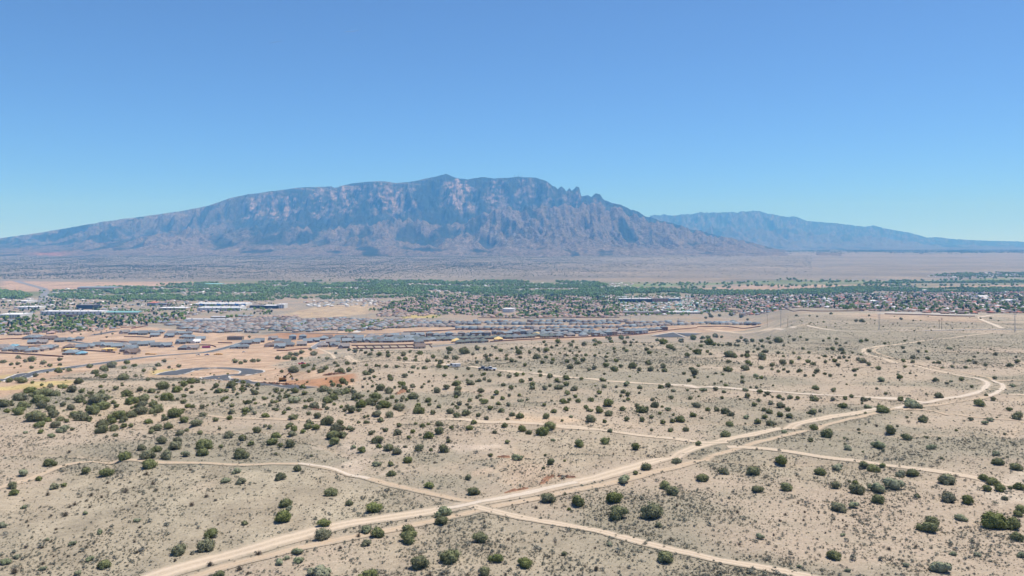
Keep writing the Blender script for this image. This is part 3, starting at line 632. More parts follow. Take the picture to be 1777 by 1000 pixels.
# ------------------------------------------------------------------ bush and tree shapes (unit size: about 1 wide)
def leafcloud(seed, nlobe, nleaf, flat, leaf, spread=0.32, sparse=0.0, base=0.0, hull=True, up=0.3):
    r = np.random.default_rng(seed); V = []; Fc = []
    lob = []
    for i in range(nlobe):
        a = r.uniform(0, 2 * math.pi); d = spread * math.sqrt(r.uniform(0, 1)) if i else 0
        lr = r.uniform(0.16, 0.27) if i else 0.34
        zc = base + flat * r.uniform(0.2, 0.7) if i else base + flat * 0.55
        lob.append((d * math.cos(a), d * math.sin(a), max(zc, base + lr * 0.5), lr))
    w = np.array([l[3] ** 2 for l in lob]); w /= w.sum()
    for k in range(nleaf):
        c = lob[r.choice(nlobe, p=w)]; d = r.normal(size=3); d /= np.linalg.norm(d)
        if d[2] < -0.5: d[2] *= -0.5
        rad = c[3] * (1 - sparse * r.uniform(0, 1)) * r.uniform(0.88, 1.12)
        p = np.array([c[0] + d[0] * rad, c[1] + d[1] * rad, c[2] + d[2] * rad * 0.95])
        p[2] = max(p[2], 0.01 + base * 0.5)
        nrm = d * 0.8 + r.normal(size=3) * 0.5 + np.array([0, 0, up]); nrm /= np.linalg.norm(nrm)
        a = np.cross(nrm, r.normal(size=3)); a /= np.linalg.norm(a); b = np.cross(nrm, a); s = leaf * r.uniform(0.6, 1.3)
        i0 = len(V); V += [p + a * s, p + b * s * 0.7 + nrm * s * 0.35, p - a * s, p - b * s * 0.7 - nrm * s * 0.1]
        Fc.append((i0, i0 + 1, i0 + 2, i0 + 3))
    if hull:
        for c in lob:
            i0 = len(V); n = 6; q = c[3] * 0.80
            ring = [(-0.6, 0.75), (0.1, 1.0), (0.75, 0.62)]
            for (h, rr) in ring:
                for j in range(n):
                    a = 2 * math.pi * j / n + c[3] * 50; f = r.uniform(0.85, 1.12)
                    V.append(np.array([c[0] + math.cos(a) * rr * q * f, c[1] + math.sin(a) * rr * q * f, max(c[2] + h * q, 0.0)]))
            V.append(np.array([c[0], c[1], c[2] + q]))
            for lv in range(2):
                for j in range(n): Fc.append((i0 + lv * n + j, i0 + lv * n + (j + 1) % n, i0 + (lv + 1) * n + (j + 1) % n, i0 + (lv + 1) * n + j))
            for j in range(n): Fc.append((i0 + 2 * n + j, i0 + 2 * n + (j + 1) % n, i0 + 3 * n, i0 + 3 * n))
    Fc = [f if f[2] != f[3] else f[:3] for f in Fc]
    return V, Fc
def cloudmesh(name, mat, *a, **k):
    V, Fc = leafcloud(*a, **k)
    return pymesh(name, V, Fc, mat)
def stemmesh(name, seed, h, n, r0, mat, lean=0.3, x0=0.08):
    r = random.Random(seed); m = MB()
    for i in range(n):
        a = r.uniform(0, 6.28); bx, by = math.cos(a) * x0 * r.random(), math.sin(a) * x0 * r.random(); tx, ty = bx + math.cos(a) * lean * r.uniform(.4, 1), by + math.sin(a) * lean * r.uniform(.4, 1)
        hh = h * r.uniform(0.7, 1); rr = r0 * r.uniform(.6, 1); V = []
        for t_, rs in ((-0.15, 1), (0.45, 0.75), (1, 0.3)):
            tt = max(t_, 0)
            for q in range(5): V.append((bx + (tx - bx) * tt ** 1.3 + math.cos(q * 1.2566) * rr * rs, by + (ty - by) * tt ** 1.3 + math.sin(q * 1.2566) * rr * rs, hh * t_))
        m.add(V, [(l * 5 + q, l * 5 + (q + 1) % 5, l * 5 + 5 + (q + 1) % 5, l * 5 + 5 + q) for l in range(2) for q in range(5)])
    return m.mesh(name, mat)
JUN = [cloudmesh('juniper_crown', M_jun, 10 + i, 7 + i % 5, 620, 0.50, 0.046, 0.29, 0.16, 0.0) for i in range(8)]
JUNBIG = [cloudmesh('juniper_crown', M_jun, 40 + i, 14, 1500, 0.50, 0.032, 0.30, 0.16, 0.0) for i in range(5)]
JUNLO = [cloudmesh('juniper_crown', M_jun, 70 + i, 6, 150, 0.48, 0.085, 0.28, 0.1, 0.0) for i in range(5)]
JSTEM = [stemmesh('juniper_trunk', i, 0.5, 5, 0.035, M_bark) for i in range(3)]
GRY = [cloudmesh('grey_bush', M_grey, 100 + i, 9, 520, 0.46, 0.040, 0.34, 0.45, 0.0) for i in range(4)]
def twigmesh(name, seed, mat, n, leaf):
    r = np.random.default_rng(seed); V = []; Fc = []
    for i in range(n):
        a = r.uniform(0, 6.283); el = r.uniform(0.35, 1.45); L = r.uniform(0.3, 0.52)
        d = np.array([math.cos(a) * math.cos(el), math.sin(a) * math.cos(el), math.sin(el)]); s = np.array([-math.sin(a), math.cos(a), 0]) * 0.012
        i0 = len(V); V += [s, d * L * 0.6 + s, d * L + np.array([0, 0, 0.02]), d * L * 0.6 - s, -s]; Fc.append((i0, i0 + 1, i0 + 2, i0 + 3, i0 + 4))
        for k in range(leaf):
            p = d * L * r.uniform(0.45, 1.05) + r.normal(size=3) * 0.03; q = r.normal(size=3); q /= np.linalg.norm(q); u = np.cross(q, d); u /= max(np.linalg.norm(u), 1e-6); z = r.uniform(0.02, 0.045)
            p[2] = max(p[2], 0.02); i0 = len(V); V += [p + q * z, p + u * z, p - q * z]; Fc.append((i0, i0 + 1, i0 + 2))
    return pymesh(name, V, Fc, mat)
DRY = [twigmesh('dry_shrub', 200 + i, M_dry, 60, 7) for i in range(4)]
TUF = [twigmesh('tuft', 300 + i, M_tuft, 22, 3) for i in range(4)]
SAGE = [cloudmesh('sage', M_sage, 320 + i, 4, 60, 0.5, 0.09, 0.3, 0.5, 0.0, False) for i in range(3)]
DTUF = [twigmesh('tuft', 340 + i, M_dry, 20, 3) for i in range(2)]
TREE = [cloudmesh('tree_crown', M_leaf, 400 + i, 9, 260, 0.75, 0.075, 0.27, 0.2, 0.28) for i in range(4)]
PINE = [cloudmesh('tree_crown', M_pine, 420 + i, 5, 160, 1.15, 0.08, 0.12, 0.2, 0.15) for i in range(2)]
TTRK = [stemmesh('tree_trunk', 50 + i, 0.55, 1, 0.035, M_bark, 0.05, 0.0) for i in range(2)]
BOS = [cloudmesh('cottonwood', M_bosque, 440 + i, 6, 70, 0.7, 0.13, 0.28, 0.2, 0.1) for i in range(4)]
TREELO = [cloudmesh('town_tree', M_leaf, 450 + i, 4, 44, 0.75, 0.15, 0.24, 0.2, 0.22) for i in range(4)]
def farbush(name, mat, s):
    V, Fc = leafcloud(s, 2, 14, 0.6, 0.2, 0.15, 0.1, 0.0); return pymesh(name, V, Fc, mat)
FARB = [farbush('far_juniper', M_pine, 470 + i) for i in range(3)]

def collection_of(name, meshes):
    c = bpy.data.collections.new(name)
    for m in meshes: c.objects.link(bpy.data.objects.new(name, m))
    return c
def scatter(name, meshes, P, S, rot=None, mat=None):
    """one object of kind stuff: the meshes instanced on points P with scale S"""
    n = len(P); me = bpy.data.meshes.new(name); me.vertices.add(n); me.vertices.foreach_set('co', np.asarray(P, np.float32).ravel())
    a = me.attributes.new('scl', 'FLOAT_VECTOR', 'POINT'); a.data.foreach_set('vector', np.asarray(S, np.float32).ravel())
    rv = np.zeros((n, 3), np.float32); rv[:, 2] = rng.uniform(0, 6.283, n) if rot is None else rot
    a = me.attributes.new('rotv', 'FLOAT_VECTOR', 'POINT'); a.data.foreach_set('vector', rv.ravel())
    a = me.attributes.new('pick', 'INT', 'POINT'); a.data.foreach_set('value', rng.integers(0, len(meshes), n).astype(np.int32))
    o = obj(name, me, kind='stuff'); g = bpy.data.node_groups.new(name, 'GeometryNodeTree')
    g.interface.new_socket('Geometry', in_out='INPUT', socket_type='NodeSocketGeometry'); g.interface.new_socket('Geometry', in_out='OUTPUT', socket_type='NodeSocketGeometry')
    N = g.nodes; gi = N.new('NodeGroupInput'); go = N.new('NodeGroupOutput'); ip = N.new('GeometryNodeInstanceOnPoints'); ci = N.new('GeometryNodeCollectionInfo')
    ci.inputs['Collection'].default_value = collection_of(name + '_kinds', meshes); ci.inputs['Separate Children'].default_value = True; ci.inputs['Reset Children'].default_value = True
    ip.inputs['Pick Instance'].default_value = True
    def attr(nm, ty): q = N.new('GeometryNodeInputNamedAttribute'); q.data_type = ty; q.inputs['Name'].default_value = nm; return q.outputs['Attribute']
    g.links.new(gi.outputs[0], ip.inputs['Points']); g.links.new(ci.outputs[0], ip.inputs['Instance']); g.links.new(attr('pick', 'INT'), ip.inputs['Instance Index'])
    er = N.new('FunctionNodeEulerToRotation'); g.links.new(attr('rotv', 'FLOAT_VECTOR'), er.inputs[0]); g.links.new(er.outputs[0], ip.inputs['Rotation'])
    g.links.new(attr('scl', 'FLOAT_VECTOR'), ip.inputs['Scale']); g.links.new(ip.outputs[0], go.inputs[0])
    md = o.modifiers.new('scatter', 'NODES'); md.node_group = g
    return o

# ------------------------------------------------------------------ where each bush of the photograph stands
# (x, y, width) in enlarged crops of the photograph; g = grey bush, s = dry shrub
CROPS = {
 (0, 600, 3.949): """22,113,45 124,82,40 78,128,35 122,124,38 175,107,40 222,95,60 295,118,50 215,150,35 338,136,40 408,95,40 410,130,30 68,238,55 145,235,80 155,215,45 242,204,45 295,232,35 398,174,55 472,168,45 612,142,50 325,183,22 655,178,60 710,160,60 765,135,65 665,205,40 710,208,55 845,215,80 870,118,50 848,152,40 920,138,40 985,172,38 1085,133,45 1060,160,35 1125,105,40 1222,140,40 1160,148,30 540,245,70 208,305,80 295,320,110 140,355,80 280,365,100 35,400,75 165,403,80 345,278,50 430,280,60 388,330,65 498,300,70 562,312,50 545,368,75 700,328,60 665,365,120 700,410,90 740,360,45 650,445,85 245,480,120 130,450,80 350,435,60 370,470,70 285,408,80 325,508,60 408,500,60 205,500,60 430,405,50 485,425,60 555,490,90 610,500,50 500,465,60 270,540,70 375,545,70 435,573,80g 495,572,38 790,290,45 960,298,45 1040,308,60 1210,303,65 1115,278,80 1012,232,40 930,208,35 870,330,70 900,375,80 985,362,75 975,405,70 1145,358,85 1260,385,50 1290,410,55 1385,418,50 1310,245,60 1355,245,45 1300,268,50 1280,300,35 1320,320,35 1255,262,60 1480,275,50 1500,310,60 1550,308,40 1590,265,70 1615,240,40 1665,250,45 1655,297,40 1700,270,40 1705,388,50 1745,320,60 1585,455,50 1475,508,50 1575,495,50 1745,462,40 1680,440,60 1675,468,40 800,412,45 1050,400,65 1070,440,90 900,470,75 800,475,110 770,520,60 845,508,60 965,448,90 700,540,90 695,580,80 775,568,65 848,548,50 1015,518,60 1195,465,100 1130,500,50 1260,510,60 1345,528,80 1390,470,55 1152,552,62 1080,562,75 1035,590,50 1370,598,50 1235,600,60 1215,645,60 1190,685,90 1108,650,75 1570,610,80 1660,630,55 1400,678,105 1515,690,40 1380,732,80 1272,742,60g 1655,745,95 1720,670,50 968,700,65 1075,708,75 1010,748,100 1145,755,85 860,758,80 1020,815,90 350,617,48g 175,592,35g 345,800,80 590,858,70 730,870,95 165,872,70g 265,912,48 80,960,65 370,965,65 440,955,48 1650,925,70 1548,920,70g 1620,858,60g""",
 (400, 640, 3.949): """35,85,45 82,95,45 75,140,40 185,110,45 118,110,35 210,165,110 315,145,40 440,150,60 495,125,50 383,185,52 505,168,50 125,230,50 288,228,42 445,215,80g 550,210,55 235,320,60 365,302,42 428,330,68 538,307,42 600,325,60 398,275,38 165,302,38 95,300,60 325,255,25 515,262,45 572,258,70 640,140,65 700,110,45 740,115,35 765,88,60 835,82,40 735,160,70 660,218,70 705,195,60 860,190,70 840,160,50 790,155,60 1030,130,70 1080,150,70 990,185,90 960,225,80 895,245,80 835,282,70 880,285,40 1050,245,85 1015,265,50 1150,265,80 1108,195,40 1100,72,50 1090,50,35 1195,48,48 1180,105,50 1250,118,45 1250,185,85 1190,130,55 1358,215,55 1410,150,60 1480,125,50 1360,88,30 1465,48,35 1548,58,30 1550,100,60 1560,140,60 1550,172,65 1652,50,30 1640,95,60 1715,150,55 1690,195,38 1740,35,35 1640,215,40 1735,225,60 1570,238,50 1430,258,40 1365,245,38 1290,285,80 1285,250,45 1385,300,50 1510,292,60 1550,320,55 1610,305,60 1755,338,40 1700,318,45 1640,265,35 1085,320,70 1090,295,50 1005,307,60 1030,350,50 670,360,90 745,365,60 720,410,90 700,455,90 765,455,70 705,500,75 530,395,60 585,400,60 410,385,50 440,410,55 420,445,60 495,430,45 185,425,60 310,455,65 285,500,70 405,515,80 345,525,50 80,472,55 10,450,45 140,513,50g 80,590,95 813,405,50g 928,365,35 1065,420,50 965,440,50 1155,388,45 1145,437,62 1248,430,44 1315,390,45 1268,376,32 1425,378,60 1435,428,72 1358,458,72 1220,470,40 1020,530,50 1515,402,38 1668,366,45 1637,405,62 1495,495,42 1010,488,80 1298,452,28 1085,540,80 1140,563,68 1198,533,32 1293,545,65 1375,555,35 1455,552,75 845,535,38g 902,555,55 1005,650,58g 1097,653,50 1210,628,70 1103,718,62 1362,795,70 1630,748,55 1668,838,80 458,685,60 343,740,75 70,770,70 45,700,60g 690,842,88 378,920,95 405,955,50g 815,922,55 982,950,115 310,583,30 555,596,28 1400,640,34s 1085,825,30s""",
 (800, 640, 3.949): """72,57,32 162,37,38 264,45,40 327,52,42 162,70,36 125,80,36 193,82,38 68,95,50 415,85,50 382,42,45 426,38,32 545,45,35 540,20,35 608,50,50 655,78,42 720,62,58 824,70,34 966,77,42 480,72,38 290,110,38 345,130,50 490,105,50 488,132,45 575,132,50 610,115,36 670,125,60 718,105,50 782,135,60 728,167,50 245,163,48 135,150,52 110,195,38 62,215,42 152,222,58 285,203,42 255,238,38 325,244,40 410,217,45g 218,195,34 201,270,50 275,287,50 350,313,48 405,325,58 320,345,30 215,335,100 125,315,50 92,368,48 57,405,65 298,388,50 230,435,38 418,415,62 465,435,55 560,430,90 610,385,80 587,327,55 640,289,52 722,277,50 698,225,55 745,211,36 800,222,50 783,190,40 891,214,50 857,264,45 1006,235,68 945,162,45 986,123,36 1112,157,45 1143,175,45 1145,210,38 1225,130,42 1130,102,52g 1370,125,50 1418,112,48 1313,212,40 1440,197,42 1455,148,38g 1333,250,62 1240,280,75 1265,262,60 1205,250,42 1105,275,50 950,290,56 1012,305,70 887,340,80 757,327,36g 985,360,38 1135,345,50 1240,346,50 1306,330,42 1363,305,34 1415,275,40g 1383,364,40 1450,355,42 1503,343,60 1588,315,52 1612,247,68 1692,279,42 1572,202,42 1755,280,50 1657,145,50g 1553,148,28 1565,80,42 1600,58,30 1745,140,45 1438,420,48 1541,416,50 1025,425,42g 980,498,65 805,513,70 1203,537,70 1628,514,52 317,502,44 630,488,32g 387,608,70g 617,640,60 205,592,35 580,590,25 565,680,30 710,630,25 1477,628,68 1265,675,75 1196,714,46 1108,762,90g 1652,742,85 1405,800,90 1452,840,85 52,750,56 88,838,80 600,882,100 795,908,105 1050,888,105 714,858,24 740,962,32 515,950,40s""",
 (1250, 640, 3.372): """128,50,28 130,75,32 30,97,30 5,75,20 205,38,32g 240,52,32 148,125,32g 18,133,32g 157,157,42 230,135,40 278,144,40 10,170,28 225,185,32 198,210,40 295,200,38 350,212,52 343,162,34 368,178,30 408,165,36g 451,170,32 496,40,26 545,40,24 568,12,40 463,12,36 612,30,26 642,40,30 557,113,46 661,127,36 657,177,34 549,177,50 732,172,34 768,162,34 840,180,42 722,214,56 785,10,36 790,38,24 857,220,48g 541,252,52 393,238,42 255,240,36 285,250,46 258,282,42 345,268,46 405,276,44 218,307,42 293,322,54 58,324,50 62,265,46 30,248,56 150,282,36g 30,384,60 547,348,52 640,358,26 625,382,70 530,417,38 740,462,50g 725,402,24g 376,368,34g 925,445,72g 1087,400,62 993,358,70 1237,458,52g 945,237,70 1057,177,42 1128,205,80g 1105,180,34g 1275,158,52 1192,295,62 1092,283,22 850,259,22 1258,66,40 1050,50,40 937,62,45g 1325,85,26 1348,74,22g 1411,62,38 1471,105,28 1605,53,28 1710,98,36g 1597,178,38 1516,202,60 1555,154,24 1690,238,38 1740,280,66 1582,296,42g 1545,315,36g 1466,296,34 1170,225,32 355,537,78 184,596,80 20,600,60 218,702,66 386,690,72 583,600,75 685,577,62g 680,684,62 790,667,46 803,708,80 838,560,50 892,585,72 950,567,42 1060,620,60g 1125,606,70 915,697,88g 1022,680,98g 924,768,70 700,807,88 773,798,56g 1153,744,40 1337,753,95 1320,652,90 1453,772,68 1665,757,40 1566,702,55 1637,697,72 1592,660,70 1540,637,60 1750,690,60 1693,695,32 1625,543,66 1617,495,56g 1735,573,66 1760,820,70 915,335,28s""",
 (0, 780, 3.949): """97,295,62 327,307,42s 627,312,36s 697,325,34s 862,285,45s 593,350,28s 512,375,38s 478,392,32s 617,395,32s 936,385,32s 1413,318,48s 1478,345,40s 1314,377,50s 580,436,38g 350,452,36s 450,445,58s 165,395,40g 165,348,26s 942,485,46g 958,530,36s 385,545,34s 682,565,50g 15,520,60g 493,643,50g 325,615,36g 350,630,30s 175,668,40s 290,670,34s 922,630,36s 940,703,38s 1450,570,105 1415,660,112 1225,690,102 706,792,84 612,750,55g 465,730,30s 368,732,26s 40,768,60g 118,735,46g 295,778,46s 292,815,50g 103,835,62s 1678,503,50 1495,512,28s 1585,600,28s 1503,860,80 873,795,26s 540,845,50g 1200,760,40s 1440,785,60s 1640,815,60s 1700,845,45s 738,225,40s 1050,230,46s 1073,275,36s 1003,167,40s 1308,135,34s 1160,258,34s 915,260,28s 1243,215,22s 185,492,30s 195,522,26s 475,15,36s""",
 (400, 780, 3.949): """98,503,50 640,500,92 633,582,112 938,545,90g 1003,572,90 877,590,46s 928,637,70 1215,552,88 1222,605,112 1460,425,112g 1450,487,88 360,465,115 1712,603,108 1502,735,130 1298,775,115 1740,840,90 470,760,62g 753,672,38s 190,710,60s 452,698,70g 65,815,55s 125,845,40s 610,835,150g 940,865,130 1365,855,50s 1625,858,45s 330,775,60g 385,738,50g 540,800,22s""",
 (800, 780, 3.554): """118,543,98 215,670,84 394,697,88 636,643,42 1250,662,100 165,758,110 968,392,112 1180,385,140 1215,465,48 666,367,30 291,552,36s 146,447,26s 546,660,30s 828,605,26s 672,725,28s 305,735,30s 275,768,36s 1292,550,40s 835,735,50s 918,585,36g 1717,583,30s 1188,335,26s 1245,322,22s 1333,345,34s 1413,345,28s 1073,302,24s 1705,385,36s 465,357,40s""",
 (1277, 780, 3.554): """1215,440,80 1180,478,105 1380,418,70g 1600,450,140 1710,460,110 1740,398,60 1755,370,60 1735,542,70 605,648,96 1265,728,108g 234,527,28s 553,513,24s 655,525,34g 945,610,40s 305,400,30s 270,437,30s 417,435,24s 685,470,28s 425,385,26s 383,330,26s 660,437,24s 125,658,22s 1110,600,36s 1490,645,40g 150,540,50g 10,385,30s 388,722,28g 1055,715,40g 690,745,36g 1760,650,50g 1340,640,45g""",
 (400, 460, 3.949): """325,637,45 385,635,55 410,612,45 430,640,55 450,615,50 485,640,30 487,598,45 548,580,30 575,605,60 605,635,22 660,640,38 720,605,30 812,582,34 855,590,45 895,585,28 928,600,34 960,610,35 1022,612,48 1078,597,32 970,584,30 1080,622,45 1100,632,60 1155,640,38 1198,645,45 1270,628,28 1185,610,45 1232,592,28 1298,605,50 1388,628,42 1410,655,28 1440,665,50 1478,632,42 1540,635,55 1270,652,34 1350,658,48 1500,575,55 1497,600,32 1600,590,75 1695,572,46 1740,574,30 1660,612,32 1690,665,34 1750,625,45 1765,650,50 1682,638,20 850,675,30 930,687,30 1000,688,30 1065,695,40 1138,697,36 1252,700,38 1285,710,26 1330,706,42 1430,695,50 1475,703,42 1420,675,40 718,672,34 735,690,32 800,675,44 530,687,34 575,690,24 500,695,50 430,720,80 352,730,34 400,715,40 535,730,34 570,712,36 650,708,50 615,725,55 755,730,60 810,720,50 725,728,30 925,740,60 965,725,50 155,658,45 190,655,36 100,660,36 70,672,40 30,660,50 130,493,26""",
 (800, 460, 3.949): """20,580,60 115,573,48 160,575,32 238,568,36 215,558,20 268,585,38 80,613,36 168,627,28 205,617,32 245,640,30 185,650,50 108,667,36 50,710,36 98,640,20 313,620,32 312,643,34 345,655,44 375,660,25 405,634,32 395,600,55 348,573,22 380,572,26 415,566,30 440,683,36 472,600,30 520,627,60 530,580,32 583,583,50 622,565,32 655,552,28 665,525,50 570,527,30 582,548,28 583,632,34 557,667,42 630,648,32 622,670,38 678,606,26 712,574,24 748,588,28 765,605,18 728,660,44 748,697,52 798,670,46 780,645,40 838,650,50 795,620,32 857,617,32 715,615,18 919,621,30 792,565,30 755,548,36 768,525,30 842,542,48 850,530,30 918,518,40 920,547,36 950,533,36 998,498,24 1018,505,40 1030,525,36 1000,630,26 995,658,26 1060,655,42 1050,573,30 1053,595,26 1115,572,30 1135,588,36 1100,500,50 1140,497,30 1180,512,20 1120,530,40 1165,530,30 1205,528,22 1163,550,26 1200,613,20 1272,578,42 1290,600,46 1310,560,28 1255,545,22 1345,515,32 1385,527,60 1435,560,60 1463,578,34 1510,520,50 1588,500,55 1610,490,30 1590,522,40 1645,555,36 1622,595,60 1550,617,50 1690,593,32 1712,610,28 1655,500,40 1690,495,40 1745,487,50 1700,530,70 1650,525,30 1735,545,40 1765,548,30 877,718,36 915,702,46 995,687,50 1050,717,60 1095,693,36 1175,690,60 1220,714,42 1285,672,50 1300,712,50 1385,690,50 1395,722,46 1500,667,28 1580,713,42 1625,690,32 1530,743,34 1605,737,60""",
 (1200, 460, 3.08): """12,395,30 55,380,20 50,433,28 100,410,50 85,390,40 35,465,50 90,465,40 145,427,28 130,378,30 162,385,22 265,390,26 250,408,30 205,425,30 290,405,36 325,405,32 340,410,40 375,405,30 410,395,26 380,435,24 355,450,26 270,485,26 300,465,30 295,485,40 205,475,60 235,490,30 250,430,22 400,462,34 375,490,50 420,415,26 460,400,60 548,400,28 525,382,18 583,386,20 617,400,22 735,392,22 705,405,20 775,395,20 825,417,20 775,420,26 785,412,18 755,448,32 725,450,24 800,452,36 810,470,30 627,467,22 595,447,24 463,470,26 490,488,22 547,472,20 575,497,26 620,515,34 535,520,34 485,518,46 650,530,34 715,517,26 763,510,32 790,495,26 815,493,26 843,494,20 830,512,20 785,533,30 712,487,26 905,480,20 890,502,26 912,512,46 948,530,32 998,552,36 948,460,28 1033,420,22 1140,405,18 1215,418,24 1130,442,26 1137,465,22 1185,493,34 1265,500,30 1182,517,28 1133,512,30 1212,460,22 1255,463,22 1385,445,30g 1320,522,28 1295,522,20 1482,512,26 1515,522,28 1512,490,18 1532,470,16 1625,478,28 1572,535,28 1700,537,38 1740,515,32 1735,492,18 1340,550,20 1393,543,26 1465,548,28 1140,543,24 935,402,26 905,407,30 430,535,34 372,550,32 300,520,36 315,530,24 285,550,50 195,557,48 198,517,32 35,538,28 8,555,20 28,572,34 430,557,22 463,568,26 518,570,26 493,559,22 560,270,18 632,272,14 745,260,20 672,275,16 880,298,24 912,300,34 707,305,16 950,270,16 1120,288,22 1185,297,14 75,282,20 105,275,30 150,270,24 210,265,30 265,275,30 300,292,20 95,262,20 1600,285,18 1545,285,16""",
}
B = []
for (x0, y0, s), txt in CROPS.items():
    for tok in txt.split():
        k = tok[-1] if tok[-1] in 'gs' else 'j'
        a, b_, w = (float(v) for v in tok.rstrip('gs').split(','))
        p = (x0 + a / s, y0 + b_ / s, w / s, k)
        if all((p[0] - q[0]) ** 2 + ((p[1] - q[1]) * 1.3) ** 2 > (0.34 * (p[2] + q[2]) * 0.75 + 1.2) ** 2 for q in B): B.append(p)
LAND = [(838, 881, 'fork of the main dirt road'), (1714, 668, 'hairpin bend of the dirt road'), (1606, 698, 'pale gravel road junction'), (945, 835, 'red eroded gully'),
 (370, 645, 'kerbed asphalt loop'), (846, 641, 'pickup parked on the upper track'), (1503, 609, 'sandy hook bend of the far road'), (1175, 581, 'dark storm basin'), (1288, 776, 'branching of the lower right track'),
 (360, 843, 'pale bare sand patch'), (560, 655, 'red graded earth pad'), (545, 806, 'bend of the western track'), (640, 785, 'pink bare hollow'), (0, 1000, 'bottom left corner of the photo'),
 (1777, 1000, 'bottom right corner of the photo'), (888, 1000, 'middle of the bottom edge'), (0, 850, 'western track at the left edge'), (150, 712, 'dense juniper thicket'), (965, 739, 'start of the thin middle track'), (1220, 768, 'thin middle track joining the road'),
 (1777, 850, 'lower right track at the right edge'), (1230, 671, 'straight upper track'), (1404, 1000, 'southern track at the bottom edge'), (300, 1000, 'main road at the bottom edge'), (740, 685, 'juniper belt above the hollow'), (400, 726, 'faint short track'), (650, 605, 'last row of grey roofs'),
 (1000, 595, 'mesa rim below the grey roofs'), (1355, 568, 'tall steel power pole'), (1440, 722, 'long straight of the main road'), (1100, 820, 'main road below the middle track'), (1540, 850, 'scrub field below the right track'), (1777, 600, 'far right edge of the mesa'), (560, 935, 'bush on the verge of the main road'), (1040, 920, 'southern dirt track'), (200, 620, 'paved road on the left'), (680, 750, 'gentle slope above the hollow'), (1300, 630, 'open plain before the far road'), (150, 900, 'grassy slope at the lower left'), (1200, 880, 'open ground right of the fork')]
ORD = ['', 'second ', 'third ', 'fourth ', 'fifth ', 'sixth ', 'seventh ', 'eighth ', 'ninth ', 'tenth ', 'eleventh ', 'twelfth ', 'thirteenth ', 'fourteenth ', 'fifteenth ', 'sixteenth ', 'seventeenth ', 'eighteenth ', 'nineteenth ', 'twentieth ']
def labeller(items, land, nouns):
    """items: (px, py, noun key). Names each by its nearest landmark, the side it lies on and its order from there"""
    cells = {}
    for i, (px, py, key) in enumerate(items):
        d = [(px - l[0]) ** 2 + ((py - l[1]) * 1.8) ** 2 for l in land]; j = int(np.argmin(d)); dx, dy = px - land[j][0], (py - land[j][1]) * 1.8
        side = ('right of' if dx > 0 else 'left of') if abs(dx) > abs(dy) else ('below' if dy > 0 else 'above')
        cells.setdefault((j, side, key), []).append((d[j], i))
    out = [None] * len(items)
    for (j, side, key), L in cells.items():
        L.sort()
        for n, (_, i) in enumerate(L):
            o = ORD[min(n, 19)] + 'nearest'
            out[i] = f"{nouns[key]} {side} the {land[j][2]}, {o}"
            if len(out[i].replace('-', ' ').split()) > 16: out[i] = f"{' '.join(nouns[key].split()[-3:])} {side} the {land[j][2]}, {o}"
            if n > 19: out[i] = f"{nouns[key]} {side} the {land[j][2]}, {'farthest' if n == len(L) - 1 else str(n + 1) + 'th'}"
    return out
nj = {'A': 'large dense dark green juniper', 'B': 'dark green rounded juniper', 'C': 'small dark juniper', 'g': 'pale grey-green bush', 's': 'dry brown twiggy shrub'}
recs = []
for px, py, w, k in B:
    hgt = 0.62 * w if k != 's' else 0.55 * w
    x, y = unproj(px, py + 0.40 * hgt)
    W = w * y / F * (1.2 if w > 14 else 1.14); recs.append([px, py, w, k, x, y, W])
recs.sort(key=lambda r: -r[2])
groups = {'j': ('juniper_bush', 'juniper bush', 'junipers scattered over the mesa'), 'g': ('grey_bush', 'bush', 'grey-green bushes on the mesa'), 's': ('dry_shrub', 'shrub', 'dry brown shrubs on the mesa')}
sel = []; rest = []
for k in 'jgs':
    L = [r for r in recs if r[3] == k and -20 < r[0] < 1800 and r[1] < 1015]; sel += L[:300]; rest += L[300:]
labs = labeller([(r[0], r[1], r[3] if r[3] != 'j' else ('A' if r[2] > 19 else 'B' if r[2] > 12.5 else 'C')) for r in sel], LAND, nj)
for i, (px, py, w, k, x, y, W) in enumerate(sel):
    nm, cat, grp = groups[k]; z = float(gz(x, y)) - 0.03 * W; rz = random.uniform(0, 6.28); hs = random.uniform(0.8, 1.1)
    if k == 'j':
        sx = random.uniform(0.93, 1.07)
        if w > 11:
            e = bpy.data.objects.new(nm, None); col.objects.link(e); e.location = (x, y, z); e.rotation_euler = (0, 0, rz); e.empty_display_size = 0.3
            obj('crown', (JUNBIG if w > 19 else JUN)[i % (5 if w > 19 else 8)], e, scale=(W * sx, W / sx, W * hs))
            obj('trunk', JSTEM[i % 3], e, scale=(W, W, W * hs)); o = e
        else: o = obj(nm, JUN[i % 8], loc=(x, y, z), rz=rz, scale=(W * sx, W / sx, W * hs))
    else:
        o = obj(nm, (GRY if k == 'g' else DRY)[i % 4], loc=(x, y, z), rz=rz, scale=(W * 1.05, W * 1.05, W * hs * (1.0 if k == 'g' else 1.1)))
    tag(o, labs[i], cat, grp)
